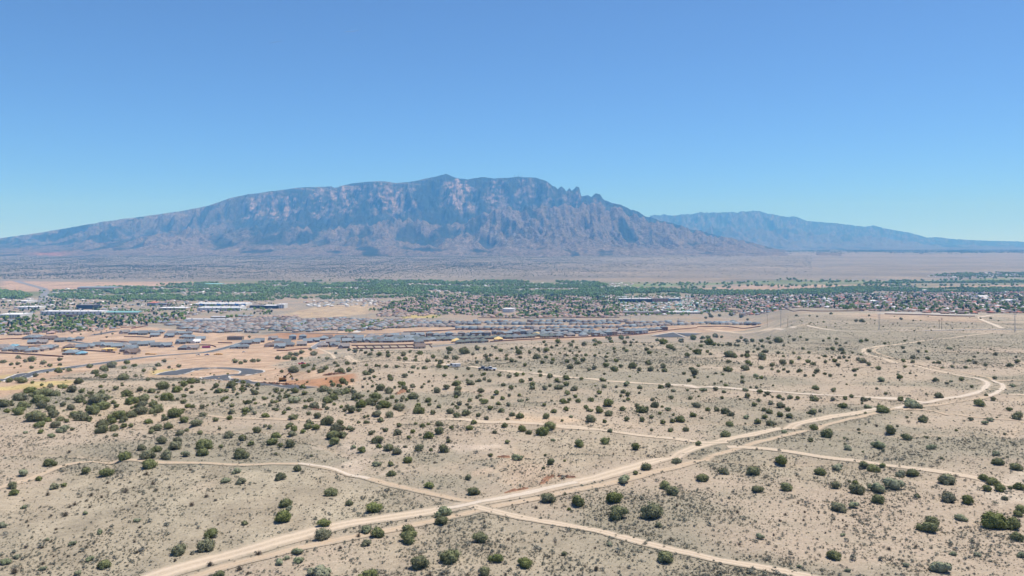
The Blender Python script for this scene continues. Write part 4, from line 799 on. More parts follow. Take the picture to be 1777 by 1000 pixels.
# the many smaller ones: one mass
P = [(r[4], r[5]) for r in rest]; S = [r[6] for r in rest]
den = [((150, 700), (150, 45), 70, 2.2), ((640, 670), (140, 40), 70, 2.2), ((450, 690), (120, 30), 60, 2.2), ((0, 700), (130, 60), 40, 3.0), ((330, 690), (160, 50), 60, 2.6), ((620, 690), (150, 45), 50, 2.6), ((1000, 690), (200, 45), 60, 2.0), ((1350, 660), (250, 50), 60, 2.0), ((1000, 610), (200, 22), 30, 2.6), ((1300, 600), (140, 14), 26, 3.0), ((150, 640), (150, 20), 20, 3.0), ((1500, 760), (280, 50), 40, 1.3), ((1400, 560), (200, 9), 40, 3.0), ((1640, 560), (140, 10), 24, 3.0), ((160, 578), (40, 6), 16, 6.0), ((1600, 600), (170, 20), 30, 2.0)]
for (cx, cy), (sx, sy), n, ws in den:
    for _ in range(n):
        px, py = random.gauss(cx, sx * 0.6), random.gauss(cy, sy * 0.6)
        if not -30 < px < 1810: continue
        x, y = unproj(px, py)
        if any(np.min(np.hypot(L[::4, 0] - x, L[::4, 1] - y)) < w_ * 0.7 + 2 for L, w_ in ROADS): continue
        P.append((x, y)); S.append(ws * random.uniform(0.6, 1.3))
P = np.array(P); S = np.array(S)
scatter('small_junipers', JUNLO, np.c_[P, gz(P[:, 0], P[:, 1]) - 0.05], np.stack([S, S, S * 0.95], 1))

# grass tufts and sage: a mass nobody could count
n = 430000
y = np.exp(rng.uniform(math.log(125), math.log(820), n) * 1.0); u = rng.uniform(-0.78, 0.78, n); x = u * y
dens = 0.30 + 0.9 * sstep(-0.15, 0.35, fbm(x / 38 + 0.2 * fbm(x / 9, y / 9, 5, 2), y / 34, 64, 4)) + 0.5 * sstep(0.0, 0.4, fbm(x / 12, y / 12, 65, 3))
vg = samp(GCOL, x, y)[..., 3]; keep = rng.uniform(0, 1.7, n) < dens * np.clip(vg * 1.5, 0.12, 1)
lim = np.ones(n, bool)
for L, w_ in ROADS:
    Ls = L[::3]
    if Ls[:, 1].min() > 850: continue
    cand = np.where(keep & lim & (y > Ls[:, 1].min() - 12) & (y < Ls[:, 1].max() + 12) & (x > Ls[:, 0].min() - 12) & (x < Ls[:, 0].max() + 12))[0]
    for c0 in range(0, len(cand), 4000):
        ci = cand[c0:c0 + 4000]; d = np.hypot(x[ci, None] - Ls[None, :, 0], y[ci, None] - Ls[None, :, 1]).min(1)
        lim[ci] &= d > w_ * 0.5 * rng.uniform(0.75, 1.1, len(ci)) + 0.1
keep &= lim; x, y = x[keep], y[keep]; n = len(x)
z = gz(x, y) - 0.02; s = 0.42 * np.exp(rng.normal(0, 0.45, n)); s = np.clip(s, 0.15, 1.6)
kind = rng.choice(3, n, p=[0.68, 0.24, 0.08])
for q, (nm, ms, f) in enumerate((('grass_tufts', TUF, 1.0), ('low_sage', SAGE, 1.15), ('dry_weeds', DTUF, 1.1))):
    i = kind == q; sc_ = s[i] * f; scatter(nm, ms, np.c_[x[i], y[i], z[i]], np.stack([sc_ * 1.25, sc_ * 1.25, sc_], 1))
# scrub of the farther mesa
n = 190000
y = np.exp(rng.uniform(math.log(480), math.log(1750), n)); u = rng.uniform(-0.75, 0.78, n); x = u * y; vg = samp(GCOL, x, y)[..., 3]
k = (rng.uniform(0, 1.0, n) < (0.35 + 0.65 * sstep(-0.3, 0.4, fbm(x / 70, y / 70, 66, 3))) * np.clip(vg * 1.3 - 0.25, 0.0, 1))
for L, w_ in ROADS:
    Ls = L[::4]; cand = np.where(k & (y > Ls[:, 1].min() - 12) & (y < Ls[:, 1].max() + 12) & (x > Ls[:, 0].min() - 12) & (x < Ls[:, 0].max() + 12))[0]
    for c0 in range(0, len(cand), 4000):
        ci = cand[c0:c0 + 4000]; d = np.hypot(x[ci, None] - Ls[None, :, 0], y[ci, None] - Ls[None, :, 1]).min(1); k[ci[d < w_ * 0.5 + 0.5]] = False
x, y = x[k], y[k]; s = np.clip(0.75 * np.exp(rng.normal(0, 0.4, len(x))), 0.3, 2.2)
scatter('distant_scrub', SAGE + TUF[:2], np.c_[x, y, gz(x, y) - 0.03], np.stack([s * 1.2, s * 1.2, s * 0.9], 1))
# far slope beyond the river: junipers as one mass
n = 13000
y = rng.uniform(11200, 19000, n); u = rng.uniform(0.27, 0.80, n); x = u * y; k = (fbm(x / 500, y / 1200, 83, 3) > -0.1) & (rng.uniform(0, 1, n) < sstep(0.26, 0.5, u) * sstep(11200, 13000, y)); x, y = x[k], y[k]; s = rng.uniform(9, 19, len(x))
scatter('far_city_trees', FARB, np.c_[x, y, gz(x, y) - 0.4], np.stack([s * 1.8, s * 1.5, s], 1))
n = 170000
y = rng.uniform(5300, 10600, n); u = rng.uniform(-0.74, 0.40, n); x = u * y
d = (0.38 + 0.6 * sstep(-0.3, 0.5, fbm(x / 900, y / 420, 81, 4))) * (0.2 + 0.8 * sstep(5700, 7600, y + 1500 * (-u))) * (1 - 0.8 * sstep(-0.12, 0.25, u))
k = rng.uniform(0, 1.1, n) < d; x, y = x[k], y[k]; s = rng.uniform(3.5, 7.5, len(x)); z = gz(x, y)
scatter('far_slope_junipers', FARB, np.c_[x, y, z - 0.4], np.stack([s * 1.3, s * 1.3, s], 1))

# ------------------------------------------------------------------ houses
def paint_attr(name, var=0.12, rough=0.8, spec=0.3):
    """colour of a joined mass comes from each face's own attribute"""
    m, t, b = newmat(name); at = nd(t, 'ShaderNodeAttribute'); at.attribute_name = 'col'
    pos = nd(t, 'ShaderNodeNewGeometry').outputs['Position']
    c = mix(t, 1.0, at.outputs['Color'], mapr(t, noise(t, 0.5, 3, 0.6, pos), 0.3, 0.7, 1 - var, 1 + var), 'MULTIPLY')
    t.links.new(c, b.inputs['Base Color']); b.inputs['Roughness'].default_value = rough; b.inputs['Specular IOR Level'].default_value = spec
    return m
M_mass = paint_attr('town_surfaces')
ROOFC = {'grey': (0.15, 0.17, 0.185), 'slate': (0.20, 0.24, 0.27), 'green': (0.115, 0.135, 0.125), 'brown': (0.17, 0.13, 0.11), 'tan': (0.30, 0.235, 0.20), 'pink': (0.38, 0.27, 0.23), 'ash': (0.235, 0.215, 0.205), 'white': (0.66, 0.66, 0.66), 'red': (0.42, 0.16, 0.10), 'teal': (0.20, 0.40, 0.40), 'cyan': (0.17, 0.33, 0.42), 'straw': (0.68, 0.50, 0.20), 'blue': (0.10, 0.26, 0.55), 'umber': (0.22, 0.15, 0.12)}
WALLC = {'tan': (0.36, 0.27, 0.19), 'sand': (0.46, 0.38, 0.29), 'umber': (0.20, 0.13, 0.10), 'white': (0.66, 0.65, 0.62), 'bluegrey': (0.20, 0.23, 0.26), 'olive': (0.27, 0.25, 0.19), 'wood': (0.60, 0.42, 0.19), 'adobe': (0.42, 0.25, 0.16), 'char': (0.05, 0.055, 0.06)}
MR = {k: simple('roof_' + k, v, 0.12, 1.2, 0.75, 0.3, 0.10) for k, v in ROOFC.items()}
MW = {k: simple('stucco_' + k, v, 0.08, 1.0, 0.9, 0.15, 0.08) for k, v in WALLC.items()}
M_glass = simple('window_glass', (0.03, 0.035, 0.04), 0.05, 1, 0.15, 0.8)
M_door = simple('garage_door_white', (0.62, 0.60, 0.56), 0.05, 1)
_hc = {}
def house_parts(style, roof, wall):
    """meshes of one kind of house, front towards -Y, shared between alike houses"""
    key = (style, roof, wall)
    if key in _hc: return _hc[key]
    w = MB(); r = MB(); L = []
    if style in ('hip', 'gable'):
        w.box(-7, 7, -6, 7, -1.2, 3.1); w.box(-7.001 + .01, 0, -9, -6, -1.2, 3.1)
        r.hip(-7, 7, -6, 7, 3.1, 3.5, gable=style == 'gable'); r.hip(-7, 0, -9.2, -2.0, 3.06, 2.6, gable=style == 'gable')
        g = (-5.9, -1.1, -9.04); wins = [(1.2, 3.0, -6.04, 1.0, 2.2), (4.2, 6.0, -6.04, 0.9, 2.2)]
        back = [(-5, -3, 7.04, 1, 2.2), (0, 2.5, 7.04, 0.2, 2.3), (4, 5.6, 7.04, 1, 2.2)]
    elif style == 'two':
        w.box(-6, 6, -5, 6, -1.2, 6.0); w.box(-6.01 + .02, -0.5, -8, -5, -1.2, 2.9)
        r.hip(-6, 6, -5, 6, 6.0, 2.9); r.hip(-6, -0.5, -8.2, -5.6, 2.9, 1.0)
        g = (-5.4, -1.0, -8.04); wins = [(1.2, 3.2, -5.04, 1.0, 2.3), (1.2, 2.8, -5.04, 3.8, 5.1), (4.0, 5.4, -5.04, 3.8, 5.1), (-4.6, -3.0, -5.04, 3.9, 5.1)]
        back = [(-4, -2.4, 6.04, 1, 2.2), (1, 3.4, 6.04, 0.2, 2.3), (-4, -2.5, 6.04, 3.8, 5), (2, 3.6, 6.04, 3.8, 5)]
    else:  # flat-roofed adobe
        w.box(-7.5, 7.5, -6, 6, -1.2, 3.6); w.box(-7.5 + .01, -1, -8.5, -6, -1.2, 3.3)
        r.box(-7.2, 7.2, -5.7, 5.7, 3.35, 3.62); r.box(-7.2, -1.3, -8.2, -6.3, 3.1, 3.32)
        g = (-6.3, -2.0, -8.54); wins = [(0.8, 2.8, -6.04, 1, 2.3), (4.4, 6.2, -6.04, 1, 2.3)]; back = [(-5, -3, 6.04, 1, 2.2), (2, 4.5, 6.04, .2, 2.3)]
    gd = MB(); gd.box(g[0], g[1], g[2], g[2] + 0.1, 0, 2.2)
    W = []
    for (a, b_, yy, z0, z1) in wins + back:
        q = MB(); q.box(a, b_, min(yy, yy + (0.05 if yy < 0 else 0.0)), max(yy, yy) + (0.05 if yy < 0 else 0.02), z0, z1); W.append(q.mesh('window', M_glass))
    res = (w.mesh('wall', MW[wall]), r.mesh('roof', MR[roof]), gd.mesh('garage_door', M_door), W); _hc[key] = res; return res
def mass_house(style, wl, rf):
    """the same house as triangles for the joined mass"""
    w = MB()
    if style == 'two': w.box(-6, 6, -6, 6, -2, 5.8, 0); w.hip(-6, 6, -6, 6, 5.8, 2.1, m=1)
    elif style == 'flat': w.box(-7, 7, -6, 6, -2, 3.5, 0); w.box(-6.8, 6.8, -5.8, 5.8, 3.3, 3.53, 1)
    else: w.box(-7, 7, -6.5, 6.5, -2, 2.9, 0); w.hip(-7, 7, -6.5, 6.5, 2.9, 3.4, m=1, gable=style == 'gable')
    w.box(-5.5, -1, -6.7, -6.45, 0, 2.2, 2)
    return w
HS = []   # px, py (base), style, roof, wall, rz
def hadd(px, py, style='hip', roof='grey', wall='tan', rz=None, sc=1.16):
    HS.append([px, py, style, roof, wall, rz, sc])
rr = random.Random(21)
def pick(*a): return rr.choice(a)
# single houses of the building estate on the left, read off the photograph
E1 = "130,885 250,893 385,898 480,885 345,742 410,735 470,738 540,745 610,750 400,798 500,800 720,775 820,768 930,758 600,855 560,872 830,853 980,858 1050,850 1170,830 1270,838 1390,848 1480,838 1600,815 1700,822 1560,868 1500,890 1570,922 840,928 30,860 70,868 1480,675 1590,685 1700,690"
E2 = "60,683 150,678 260,673 200,712 400,685 500,690 590,688 370,720 550,732 620,735 740,757 510,798 600,790 130,813 210,835 330,838 400,833 550,868 650,868 1160,852 1250,853 1390,795 1290,805 1600,752 1560,833 1650,823 1750,803 1440,780 1680,850 1480,835"
E3 = "30,645 100,655 60,692 150,692 220,692 300,683 370,648 450,640 560,615 610,605 660,605 750,605 700,645 640,655 830,645 850,605 900,595 980,605 960,645 1080,640 550,698 620,693 690,695 760,695 800,713 1130,585 1200,605 1250,635 1280,595 1400,585 1450,608 1530,575 1570,608 1620,565 1700,575 1690,655 1700,715 1330,635"
for E, x0, y0 in ((E1, 0, 480), (E2, 240, 480), (E3, 480, 500)):
    for tok in E.split():
        a, b_ = (float(v) for v in tok.split(',')); hadd(x0 + a / 6.835, y0 + b_ / 6.835, pick('hip', 'gable', 'gable'), pick('grey', 'slate', 'grey', 'slate', 'ash', 'brown'), pick('tan', 'umber', 'olive', 'sand', 'sand'), None, 1.25)
for a, b_, r_ in ((320, 645, 'grey'), (190, 610, 'slate'), (310, 607, 'slate')): hadd(480 + a / 6.835, 500 + b_ / 6.835, 'two', r_, 'bluegrey')
hadd(142, 572, 'two', 'grey', 'white'); hadd(23, 603.5, 'hip', 'cyan', 'tan', None, 1.0); hadd(142, 616, 'hip', 'cyan', 'umber', None, 0.9); hadd(340, 595.5, 'gable', 'white', 'white')
hadd(120, 610, 'flat', 'straw', 'wood'); hadd(190, 609, 'flat', 'straw', 'wood')
hadd(792, 594.5, 'hip', 'straw', 'wood', 0.1, 1.2); hadd(865, 591, 'hip', 'straw', 'wood', 0.1, 1.1); hadd(932, 582.5, 'hip', 'straw', 'wood', 0.1, 1.1)
def hrow(pts, step, styles, roofs, walls, rz=None, jit=0.6, skip=0.04):
    P = np.array(pts, float); d = np.r_[0, np.cumsum(np.hypot(*np.diff(P, axis=0).T))]
    for s in np.arange(0, d[-1], step):
        if rr.random() < skip: continue
        hadd(np.interp(s, d, P[:, 0]) + rr.gauss(0, jit * 0.6), np.interp(s, d, P[:, 1]) + rr.gauss(0, jit * 0.35), pick(*styles), pick(*roofs), pick(*walls), rz)
BL = ('slate', 'grey', 'ash', 'slate'); WB = ('tan', 'bluegrey', 'sand', 'umber')
hrow([(735, 584), (800, 583.5), (872, 582)], 11, ('two', 'two', 'hip'), BL, ('bluegrey', 'tan'))
hrow([(645, 591), (724, 590), (852, 588.5), (980, 585)], 12.5, ('hip',), ('green', 'grey'), ('umber', 'tan'))
hrow([(560, 590), (640, 588), (730, 587)], 11.5, ('hip', 'two'), BL, ('bluegrey', 'tan'))
hrow([(650, 594.5), (720, 593), (790, 590.5)], 12.5, ('hip',), ('grey', 'green', 'slate'), ('umber', 'tan'))
hrow([(870, 587.5), (1000, 581), (1060, 580)], 12, ('hip',), ('green', 'grey'), ('tan',))
hrow([(860, 580.5), (960, 580), (1040, 579)], 12, ('two', 'hip'), BL, ('bluegrey', 'tan'))
hrow([(728, 605), (745, 604)], 14, ('hip',), ('grey',), ('umber',)); hrow([(722, 596.5), (738, 596)], 14, ('hip',), ('green',), ('umber',)); hrow([(799, 596), (850, 593.5)], 13, ('hip',), ('green',), ('tan',))
hrow([(797, 571.5), (895, 571), (966, 570), (1042, 569.5), (1121, 566.5), (1220, 562.5), (1314, 564)], 12, ('gable', 'hip'), ('slate', 'ash', 'grey'), WB)
hrow([(725, 567), (800, 567.5)], 11, ('hip',), ('ash', 'tan'), WB); hrow([(752, 561.5), (980, 559), (1090, 559)], 10.5, ('hip', 'two'), ('slate', 'ash'), WB)
hrow([(730, 563.5), (1000, 563.5), (1190, 560)], 11, ('hip', 'gable'), ('slate', 'grey', 'ash'), WB)
hrow([(890, 577.5), (960, 577.5), (1020, 576.5), (1084, 575.5), (1157, 572.5)], 10.5, ('two', 'hip'), BL, ('bluegrey', 'umber', 'tan'))
hrow([(960, 584), (1020, 583.5), (1100, 579.5), (1130, 577.5)], 10.5, ('hip', 'two'), BL, ('tan', 'bluegrey', 'white'))
hrow([(1235, 562), (1300, 563.2)], 9, ('gable',), ('slate', 'ash'), WB); hadd(1273, 561.3, 'two', 'slate', 'sand')
hrow([(700, 584), (735, 585)], 11, ('hip',), ('slate', 'ash'), WB)
hrow([(276, 561), (318, 562)], 10, ('hip',), ('ash', 'slate'), WB); hrow([(352, 560), (385, 560)], 11, ('gable',), ('grey',), WB)
hrow([(415, 550), (440, 550.5)], 10, ('hip',), ('ash', 'slate'), WB); hrow([(450, 552), (520, 550)], 9, ('hip', 'flat'), ('pink', 'ash', 'tan'), WB)
# whole quarters laid out in streets
def quarter(pts, ang, sx, sy, styles, roofs, walls, fill=0.92, jit=1.5):
    P = wpoly(pts); c, s = math.cos(ang), math.sin(ang); Rm = np.array([[c, s], [-s, c]])
    Q = P @ Rm.T; out = []
    k = 0
    for yy in np.arange(Q[:, 1].min(), Q[:, 1].max(), sy):
        k += 1
        for back in (0, 1):
            xs = np.arange(Q[:, 0].min(), Q[:, 0].max(), sx); xs = xs + rr.uniform(0, 4)
            q = np.stack([xs + rng.normal(0, jit, len(xs)), np.full(len(xs), yy + (-10 if back else 10)) + 4 * np.sin(xs / 130 + k) + rng.normal(0, jit, len(xs))], 1) @ Rm
            qn = q + np.stack([60 * fbm(q[:, 0] / 220, q[:, 1] / 220, 17, 3), 90 * fbm(q[:, 0] / 220, q[:, 1] / 220, 18, 3)], 1)
            m = inpoly(qn[:, 0], qn[:, 1], P) & (rng.uniform(0, 1, len(xs)) < fill * (0.55 + 0.45 * sstep(-0.45, -0.1, fbm(q[:, 0] / 130, q[:, 1] / 130, 19, 2))))
            for x, y in q[m]: out.append((x, y, pick(*styles), pick(*roofs), pick(*walls), ang + (math.pi if back else 0), rr.uniform(0.85, 1.12)))
    return out
QH = []
QH += quarter([(300, 565), (310, 560), (500, 553), (560, 554), (690, 556.5), (735, 555), (760, 557), (730, 569), (660, 573), (480, 576), (310, 574)], 0.95, 15.5, 43, ('hip', 'hip', 'gable'), ('ash', 'tan', 'ash', 'brown', 'slate'), ('tan', 'sand', 'olive'))
QH += quarter([(640, 541), (690, 523), (760, 514), (1000, 514.5), (1070, 520), (1075, 551), (900, 552), (800, 547), (730, 548), (660, 548)], 0.35, 18, 52, ('hip', 'flat', 'hip'), ('pink', 'tan', 'ash', 'pink', 'brown'), ('tan', 'sand', 'adobe'), 0.8, 4)
QH += quarter([(1000, 515), (1200, 514.5), (1240, 543), (1150, 546), (1085, 548)], 0.1, 20, 50, ('hip', 'flat'), ('ash', 'white', 'slate', 'pink', 'teal', 'tan'), ('tan', 'sand', 'white'), 0.6, 4)
QH += quarter([(1200, 513), (1777, 506), (1860, 506), (1860, 545), (1720, 545), (1600, 542), (1200, 537.5)], -0.2, 19, 46, ('flat', 'flat', 'hip', 'hip'), ('brown', 'tan', 'ash', 'pink', 'brown', 'slate', 'brown', 'grey', 'white', 'red', 'umber'), ('adobe', 'tan', 'sand', 'umber', 'adobe'), 0.70, 5)
QH += quarter([(-60, 552), (0, 553), (60, 553), (200, 549), (330, 545), (320, 556), (225, 566), (140, 575), (0, 581), (-60, 583)], 0.25, 19, 48, ('hip', 'flat', 'hip'), ('brown', 'tan', 'ash', 'slate', 'pink'), ('tan', 'adobe', 'sand', 'white'), 0.72, 4)
QH += quarter([(-60, 516), (0, 517), (480, 521), (470, 545), (200, 543), (-60, 546)], 0.1, 34, 70, ('flat', 'hip'), ('white', 'ash', 'tan', 'slate', 'pink'), ('white', 'tan', 'sand'), 0.33, 8)
QH += quarter([(300, 494), (1100, 491), (1100, 508), (300, 511)], 0.3, 38, 80, ('flat', 'hip'), ('white', 'ash', 'pink', 'white'), ('white', 'tan'), 0.6, 20)
QH += quarter([(90, 500), (300, 497), (300, 514), (90, 516)], 0.3, 40, 90, ('flat', 'hip'), ('white', 'ash', 'pink', 'slate'), ('white', 'tan'), 0.4, 20)
QH += quarter([(1600, 481), (1660, 474), (1777, 473), (1870, 473), (1870, 483), (1620, 484.5)], 0.3, 40, 90, ('flat', 'hip'), ('white', 'ash', 'tan'), ('white', 'tan'), 0.35, 18)
QH += quarter([(520, 524), (640, 518), (690, 523), (650, 534), (560, 535)], 0.2, 28, 70, ('flat', 'hip'), ('slate', 'ash', 'white', 'pink'), ('white', 'tan'), 0.5, 8)
QH += quarter([(560, 514), (760, 511), (1000, 511), (1000, 515), (760, 515), (640, 520)], 0.2, 26, 70, ('flat', 'hip'), ('pink', 'tan', 'ash'), ('tan', 'sand'), 0.5, 8)
ALL = []
for px, py, st, rf, wl, rz, sc in HS:
    x, y = unproj(px, py); ALL.append((x, y, st, rf, wl, (rr.choice([0.15, 0.15 + math.pi, 0.35, 0.3 + math.pi]) + rr.uniform(-.12, .12)) if rz is None else rz, sc, px, py))
# keep neighbours from standing in one another
def clear(cand, base, dmin):
    grid = {}; out = []
    def ok(x, y, dm):
        gx, gy = int(x // 20), int(y // 20)
        for a in (-1, 0, 1):
            for b_ in (-1, 0, 1):
                for (p, q) in grid.get((gx + a, gy + b_), ()):
                    if (p - x) ** 2 + (q - y) ** 2 < dm * dm: return False
        return True
    for h in base + cand:
        if ok(h[0], h[1], dmin): grid.setdefault((int(h[0] // 20), int(h[1] // 20)), []).append((h[0], h[1])); out.append(h)
    return out
RD = [(L, w) for L, w in ROADS if w > 8]
COMM = []   # big buildings: kept clear of houses
QH = [(h[0], h[1], *h[2:], *proj(h[0], h[1], gz(h[0], h[1]))) for h in QH]

# ------------------------------------------------------------------ large buildings, read off the photograph: x0, x1, base row, top row
def box_building(px0, px1, pyb, pyt, depth, wall, roof, label, name='commercial_building', cat='building', bays=0, extra=None, rz=0.0, roofkind='flat', group=None):
    x, y = unproj((px0 + px1) / 2, pyb); w = (px1 - px0) * y / F; h = (pyb - pyt) * y / F
    h = max(4.0, h - 0.35 * depth * (-(gz(x, y)) / y)) if roofkind != 'keep' else h
    e = bpy.data.objects.new(name, None); col.objects.link(e); e.location = (x, y + depth / 2, float(gz(x, y)) - 0.2); e.rotation_euler = (0, 0, rz)
    d = depth / 2; b = MB(); b.box(-w / 2, w / 2, -d, d, -3, h); obj('wall', b.mesh('wall', MW[wall]), e)
    b = MB()
    if roofkind == 'gable': b.hip(-w / 2, w / 2, -d, d, h, min(4, depth * 0.16), m=0, gable=True)
    elif roofkind == 'hip': b.hip(-w / 2, w / 2, -d, d, h, min(5, depth * 0.2), m=0)
    else:
        b.box(-w / 2 + .4, w / 2 - .4, -d + .4, d - .4, h - 0.3, h + 0.02)
        for (a0, a1, b0, b1) in ((-w / 2 - .1, w / 2 + .1, -d - .1, -d + .4), (-w / 2 - .1, w / 2 + .1, d - .4, d + .1), (-w / 2 - .1, -w / 2 + .4, -d + .401, d - .401), (w / 2 - .4, w / 2 + .1, -d + .401, d - .401)): b.box(a0, a1, b0, b1, h - 0.2, h + 0.8)
    obj('roof', b.mesh('roof', MR[roof]), e)
    if roofkind == 'flat' and w > 25:
        n = max(1, min(6, int(w / 30))); um = MB(); um.box(-1.6, 1.6, -1.2, 1.2, 0, 1.5); um.cyl(0, 0, 1.5, 1.8, 0.8, 0.8, 8); um = um.mesh('rooftop_unit', M_steel)
        for i in range(n): obj('rooftop_unit', um, e, loc=(-w / 2 + w * (i + 0.5) / n, rr.uniform(-d * .5, d * .5), h + 0.02))
    if bays:
        bw = w / bays; wm = MB(); wm.box(-bw * .2, bw * .2, -d - 0.05, -d + 0.02, 0, min(1.8, h * 0.3)); wm = wm.mesh('window', M_glass)
        for fl in range(max(1, int(h / 3.6))):
            for i in range(bays): obj('window', wm, e, loc=(-w / 2 + bw * (i + .5), 0, 0.9 + fl * 3.4))
    if extra: extra(e, w, d, h)
    tag(e, label, cat, group); COMM.append((x, y + depth / 2, w / 2 + 4, d + 4)); return e
def end_wall(e, w, d, h):
    b = MB(); b.box(w / 2 - w * 0.1, w / 2 + .15, -d - .15, -d + 2, -2, h + 1); obj('end_wall', b.mesh('end_wall', MW['white']), e, loc=(0, 0, 0))
def blue_signs(e, w, d, h):
    for s in (-.35, -.02, .15, .32, .45):
        b = MB(); b.box(w * s - w * .035, w * s + w * .035, -d - .3, -d - .1, h * .3, h + 1.2); obj('blue_panel', b.mesh('blue_panel', MR['blue']), e)
box_building(-4, 35, 553, 545, 60, 'white', 'white', 'long white flat roofed building at the left edge of the town', bays=8)
box_building(24, 66, 537, 532.5, 60, 'white', 'white', 'low white building beside the highway, with a bare field in front', bays=6)
box_building(26, 46, 526, 522, 70, 'white', 'white', 'small bright white hall left of the highway', bays=3)
box_building(132, 161, 536.5, 529, 50, 'char', 'ash', 'black windowless building right of the highway', bays=0)
box_building(70, 176, 547, 540, 45, 'white', 'white', 'very long grey warehouse with a white end wall', 'warehouse', 'warehouse', 14, end_wall)
box_building(99, 126, 551.5, 546.5, 20, 'umber', 'brown', 'maroon building in front of the long grey warehouse', bays=5)
box_building(183, 240, 546, 542, 26, 'sand', 'teal', 'long building with a pale teal gabled roof', roofkind='gable')
box_building(134, 198, 502, 498.5, 90, 'sand', 'slate', 'far pale blue roofed shed at the edge of the green valley', 'warehouse', 'warehouse', 0, None, 0, 'gable')
box_building(198, 225, 499, 496.5, 60, 'white', 'white', 'far small white shed beside the pale blue shed', 'warehouse', 'warehouse')
box_building(352, 384, 495, 493, 60, 'sand', 'teal', 'far turquoise roof standing out behind the valley trees', 'warehouse', 'warehouse', 0, None, 0, 'gable')
box_building(255, 270, 531, 525.5, 40, 'bluegrey', 'red', 'grey building with a bright orange red roof', roofkind='hip')
box_building(275, 323, 538, 534, 50, 'sand', 'white', 'low building with a white roof behind the leafy houses', bays=6)
box_building(335, 427, 531, 526.5, 70, 'white', 'white', 'long white store front with blue panels', 'shopping_centre', 'store', 9, blue_signs)
box_building(342, 417, 539.5, 533.5, 60, 'white', 'white', 'large shopping building with broken white roofs', 'shopping_centre', 'store', 10)
box_building(433, 455, 535.5, 530, 40, 'char', 'ash', 'dark glass block with vertical stripes beside the bare field', bays=6)
box_building(457, 482, 536, 530, 45, 'char', 'white', 'modern dark walled building under a white roof', bays=5)
box_building(480, 493, 535.5, 528, 45, 'white', 'white', 'tall white block joined to the modern dark building', bays=3)
box_building(320, 398, 558.5, 554, 28, 'white', 'white', 'long cream school building in front of the leafy quarter', 'school', 'school', 12)
box_building(365, 395, 553.5, 549.5, 25, 'sand', 'white', 'cream hall rising behind the long cream building', 'school', 'school', 4)
box_building(270, 288, 530, 527, 30, 'umber', 'slate', 'dark building beside the orange red roof', bays=4)
box_building(1075, 1132, 525, 518.5, 35, 'char', 'white', 'long dark grey four storey apartment block', 'apartment_building', 'apartments', 16)
box_building(1132, 1159, 525, 518.2, 35, 'adobe', 'ash', 'ochre end of the apartment block', 'apartment_building', 'apartments', 8)
box_building(1162, 1181, 523, 518, 35, 'bluegrey', 'white', 'blue grey apartment block standing apart', 'apartment_building', 'apartments', 6)
box_building(1074, 1093, 518, 515.5, 40, 'sand', 'white', 'cream building behind the long dark apartment block', bays=4)
box_building(1083, 1150, 546, 541.5, 40, 'sand', 'ash', 'low long school building behind bright green trees', 'school', 'school', 14)
box_building(1150, 1160, 546, 539.5, 30, 'adobe', 'ash', 'brown gymnasium in the middle of the school', 'school', 'school', 2)
box_building(1160, 1215, 545, 541.5, 40, 'sand', 'white', 'white roofed wing of the school beside its parking lot', 'school', 'school', 12)
box_building(1433, 1446, 522.5, 519, 40, 'white', 'white', 'bright white church like hall among adobe houses', bays=3)
box_building(1366, 1376, 517, 514.5, 30, 'white', 'white', 'small white hall near the valley trees', bays=2)
box_building(1752, 1767, 525.5, 521.5, 30, 'white', 'white', 'bright white roof near the right edge of the photo', roofkind='gable')
box_building(1516, 1527, 526.5, 523, 30, 'white', 'white', 'white roof at the left of the adobe quarter', roofkind='gable')
box_building(1700, 1716, 518, 514.5, 30, 'white', 'white', 'broad white shed in the right part of the town', roofkind='gable')
box_building(1604, 1614, 507, 504, 30, 'white', 'white', 'white tent shaped roof at the foot of the valley trees', roofkind='gable')
box_building(1356, 1366, 508, 506, 30, 'sand', 'teal', 'turquoise roofed hall below the valley trees', roofkind='gable')
box_building(394, 420, 590, 584.5, 12, 'olive', 'tan', 'unfinished masonry row house with open bays', 'row_house_shell', 'building shell', 9)
# water tank
x, y = unproj(883, 542.5); e = bpy.data.objects.new('water_tank', None); col.objects.link(e); r_ = 11.2 * y / F; hh = 6.4 * y / F; e.location = (x, y + r_, float(gz(x, y)) - .3)
m = MB(); m.cyl(0, 0, -3, hh, r_, r_, 48, cap=False); obj('tank_wall', m.mesh('tank_wall', MW['white'], False), e)
m = MB(); m.cyl(0, 0, hh + .01, hh + 1.6, r_ + .3, r_ * .15, 48); obj('tank_roof', m.mesh('tank_roof', MR['white']), e); m = MB(); m.box(-.4, .4, -r_ - .5, -r_ - .1, 0, hh + 1); obj('ladder', m.mesh('ladder', M_steel), e)
tag(e, 'large round cream water tank on a bare rise above the houses', 'water tank'); COMM.append((x, y + r_, r_ + 8, r_ + 8)); COMM.append((x, y - 60, r_ + 12, 70))
for px, lb in ((829.5, 'smaller blue grey dome left of its pair, before the water tank'), (837, 'larger pale blue dome of the pair left of the water tank')):
    x, y = unproj(px, 530); r_ = (2.6 if px < 835 else 3.6) * y / F; m = MB(); n = 20
    V = [(math.cos(2 * math.pi * i / n) * r_ * math.cos(a), math.sin(2 * math.pi * i / n) * r_ * math.cos(a), r_ * .75 * math.sin(a) + (0 if a else -2)) for a in (0, .3, .6, .9, 1.2, 1.5) for i in range(n)]
    m.add(V, [(l * n + i, l * n + (i + 1) % n, (l + 1) * n + (i + 1) % n, (l + 1) * n + i) for l in range(5) for i in range(n)]); tag(obj('dome', m.mesh('dome', MR['slate'], True), loc=(x, y + r_, float(gz(x, y)))), lb, 'dome', 'pair of domes')

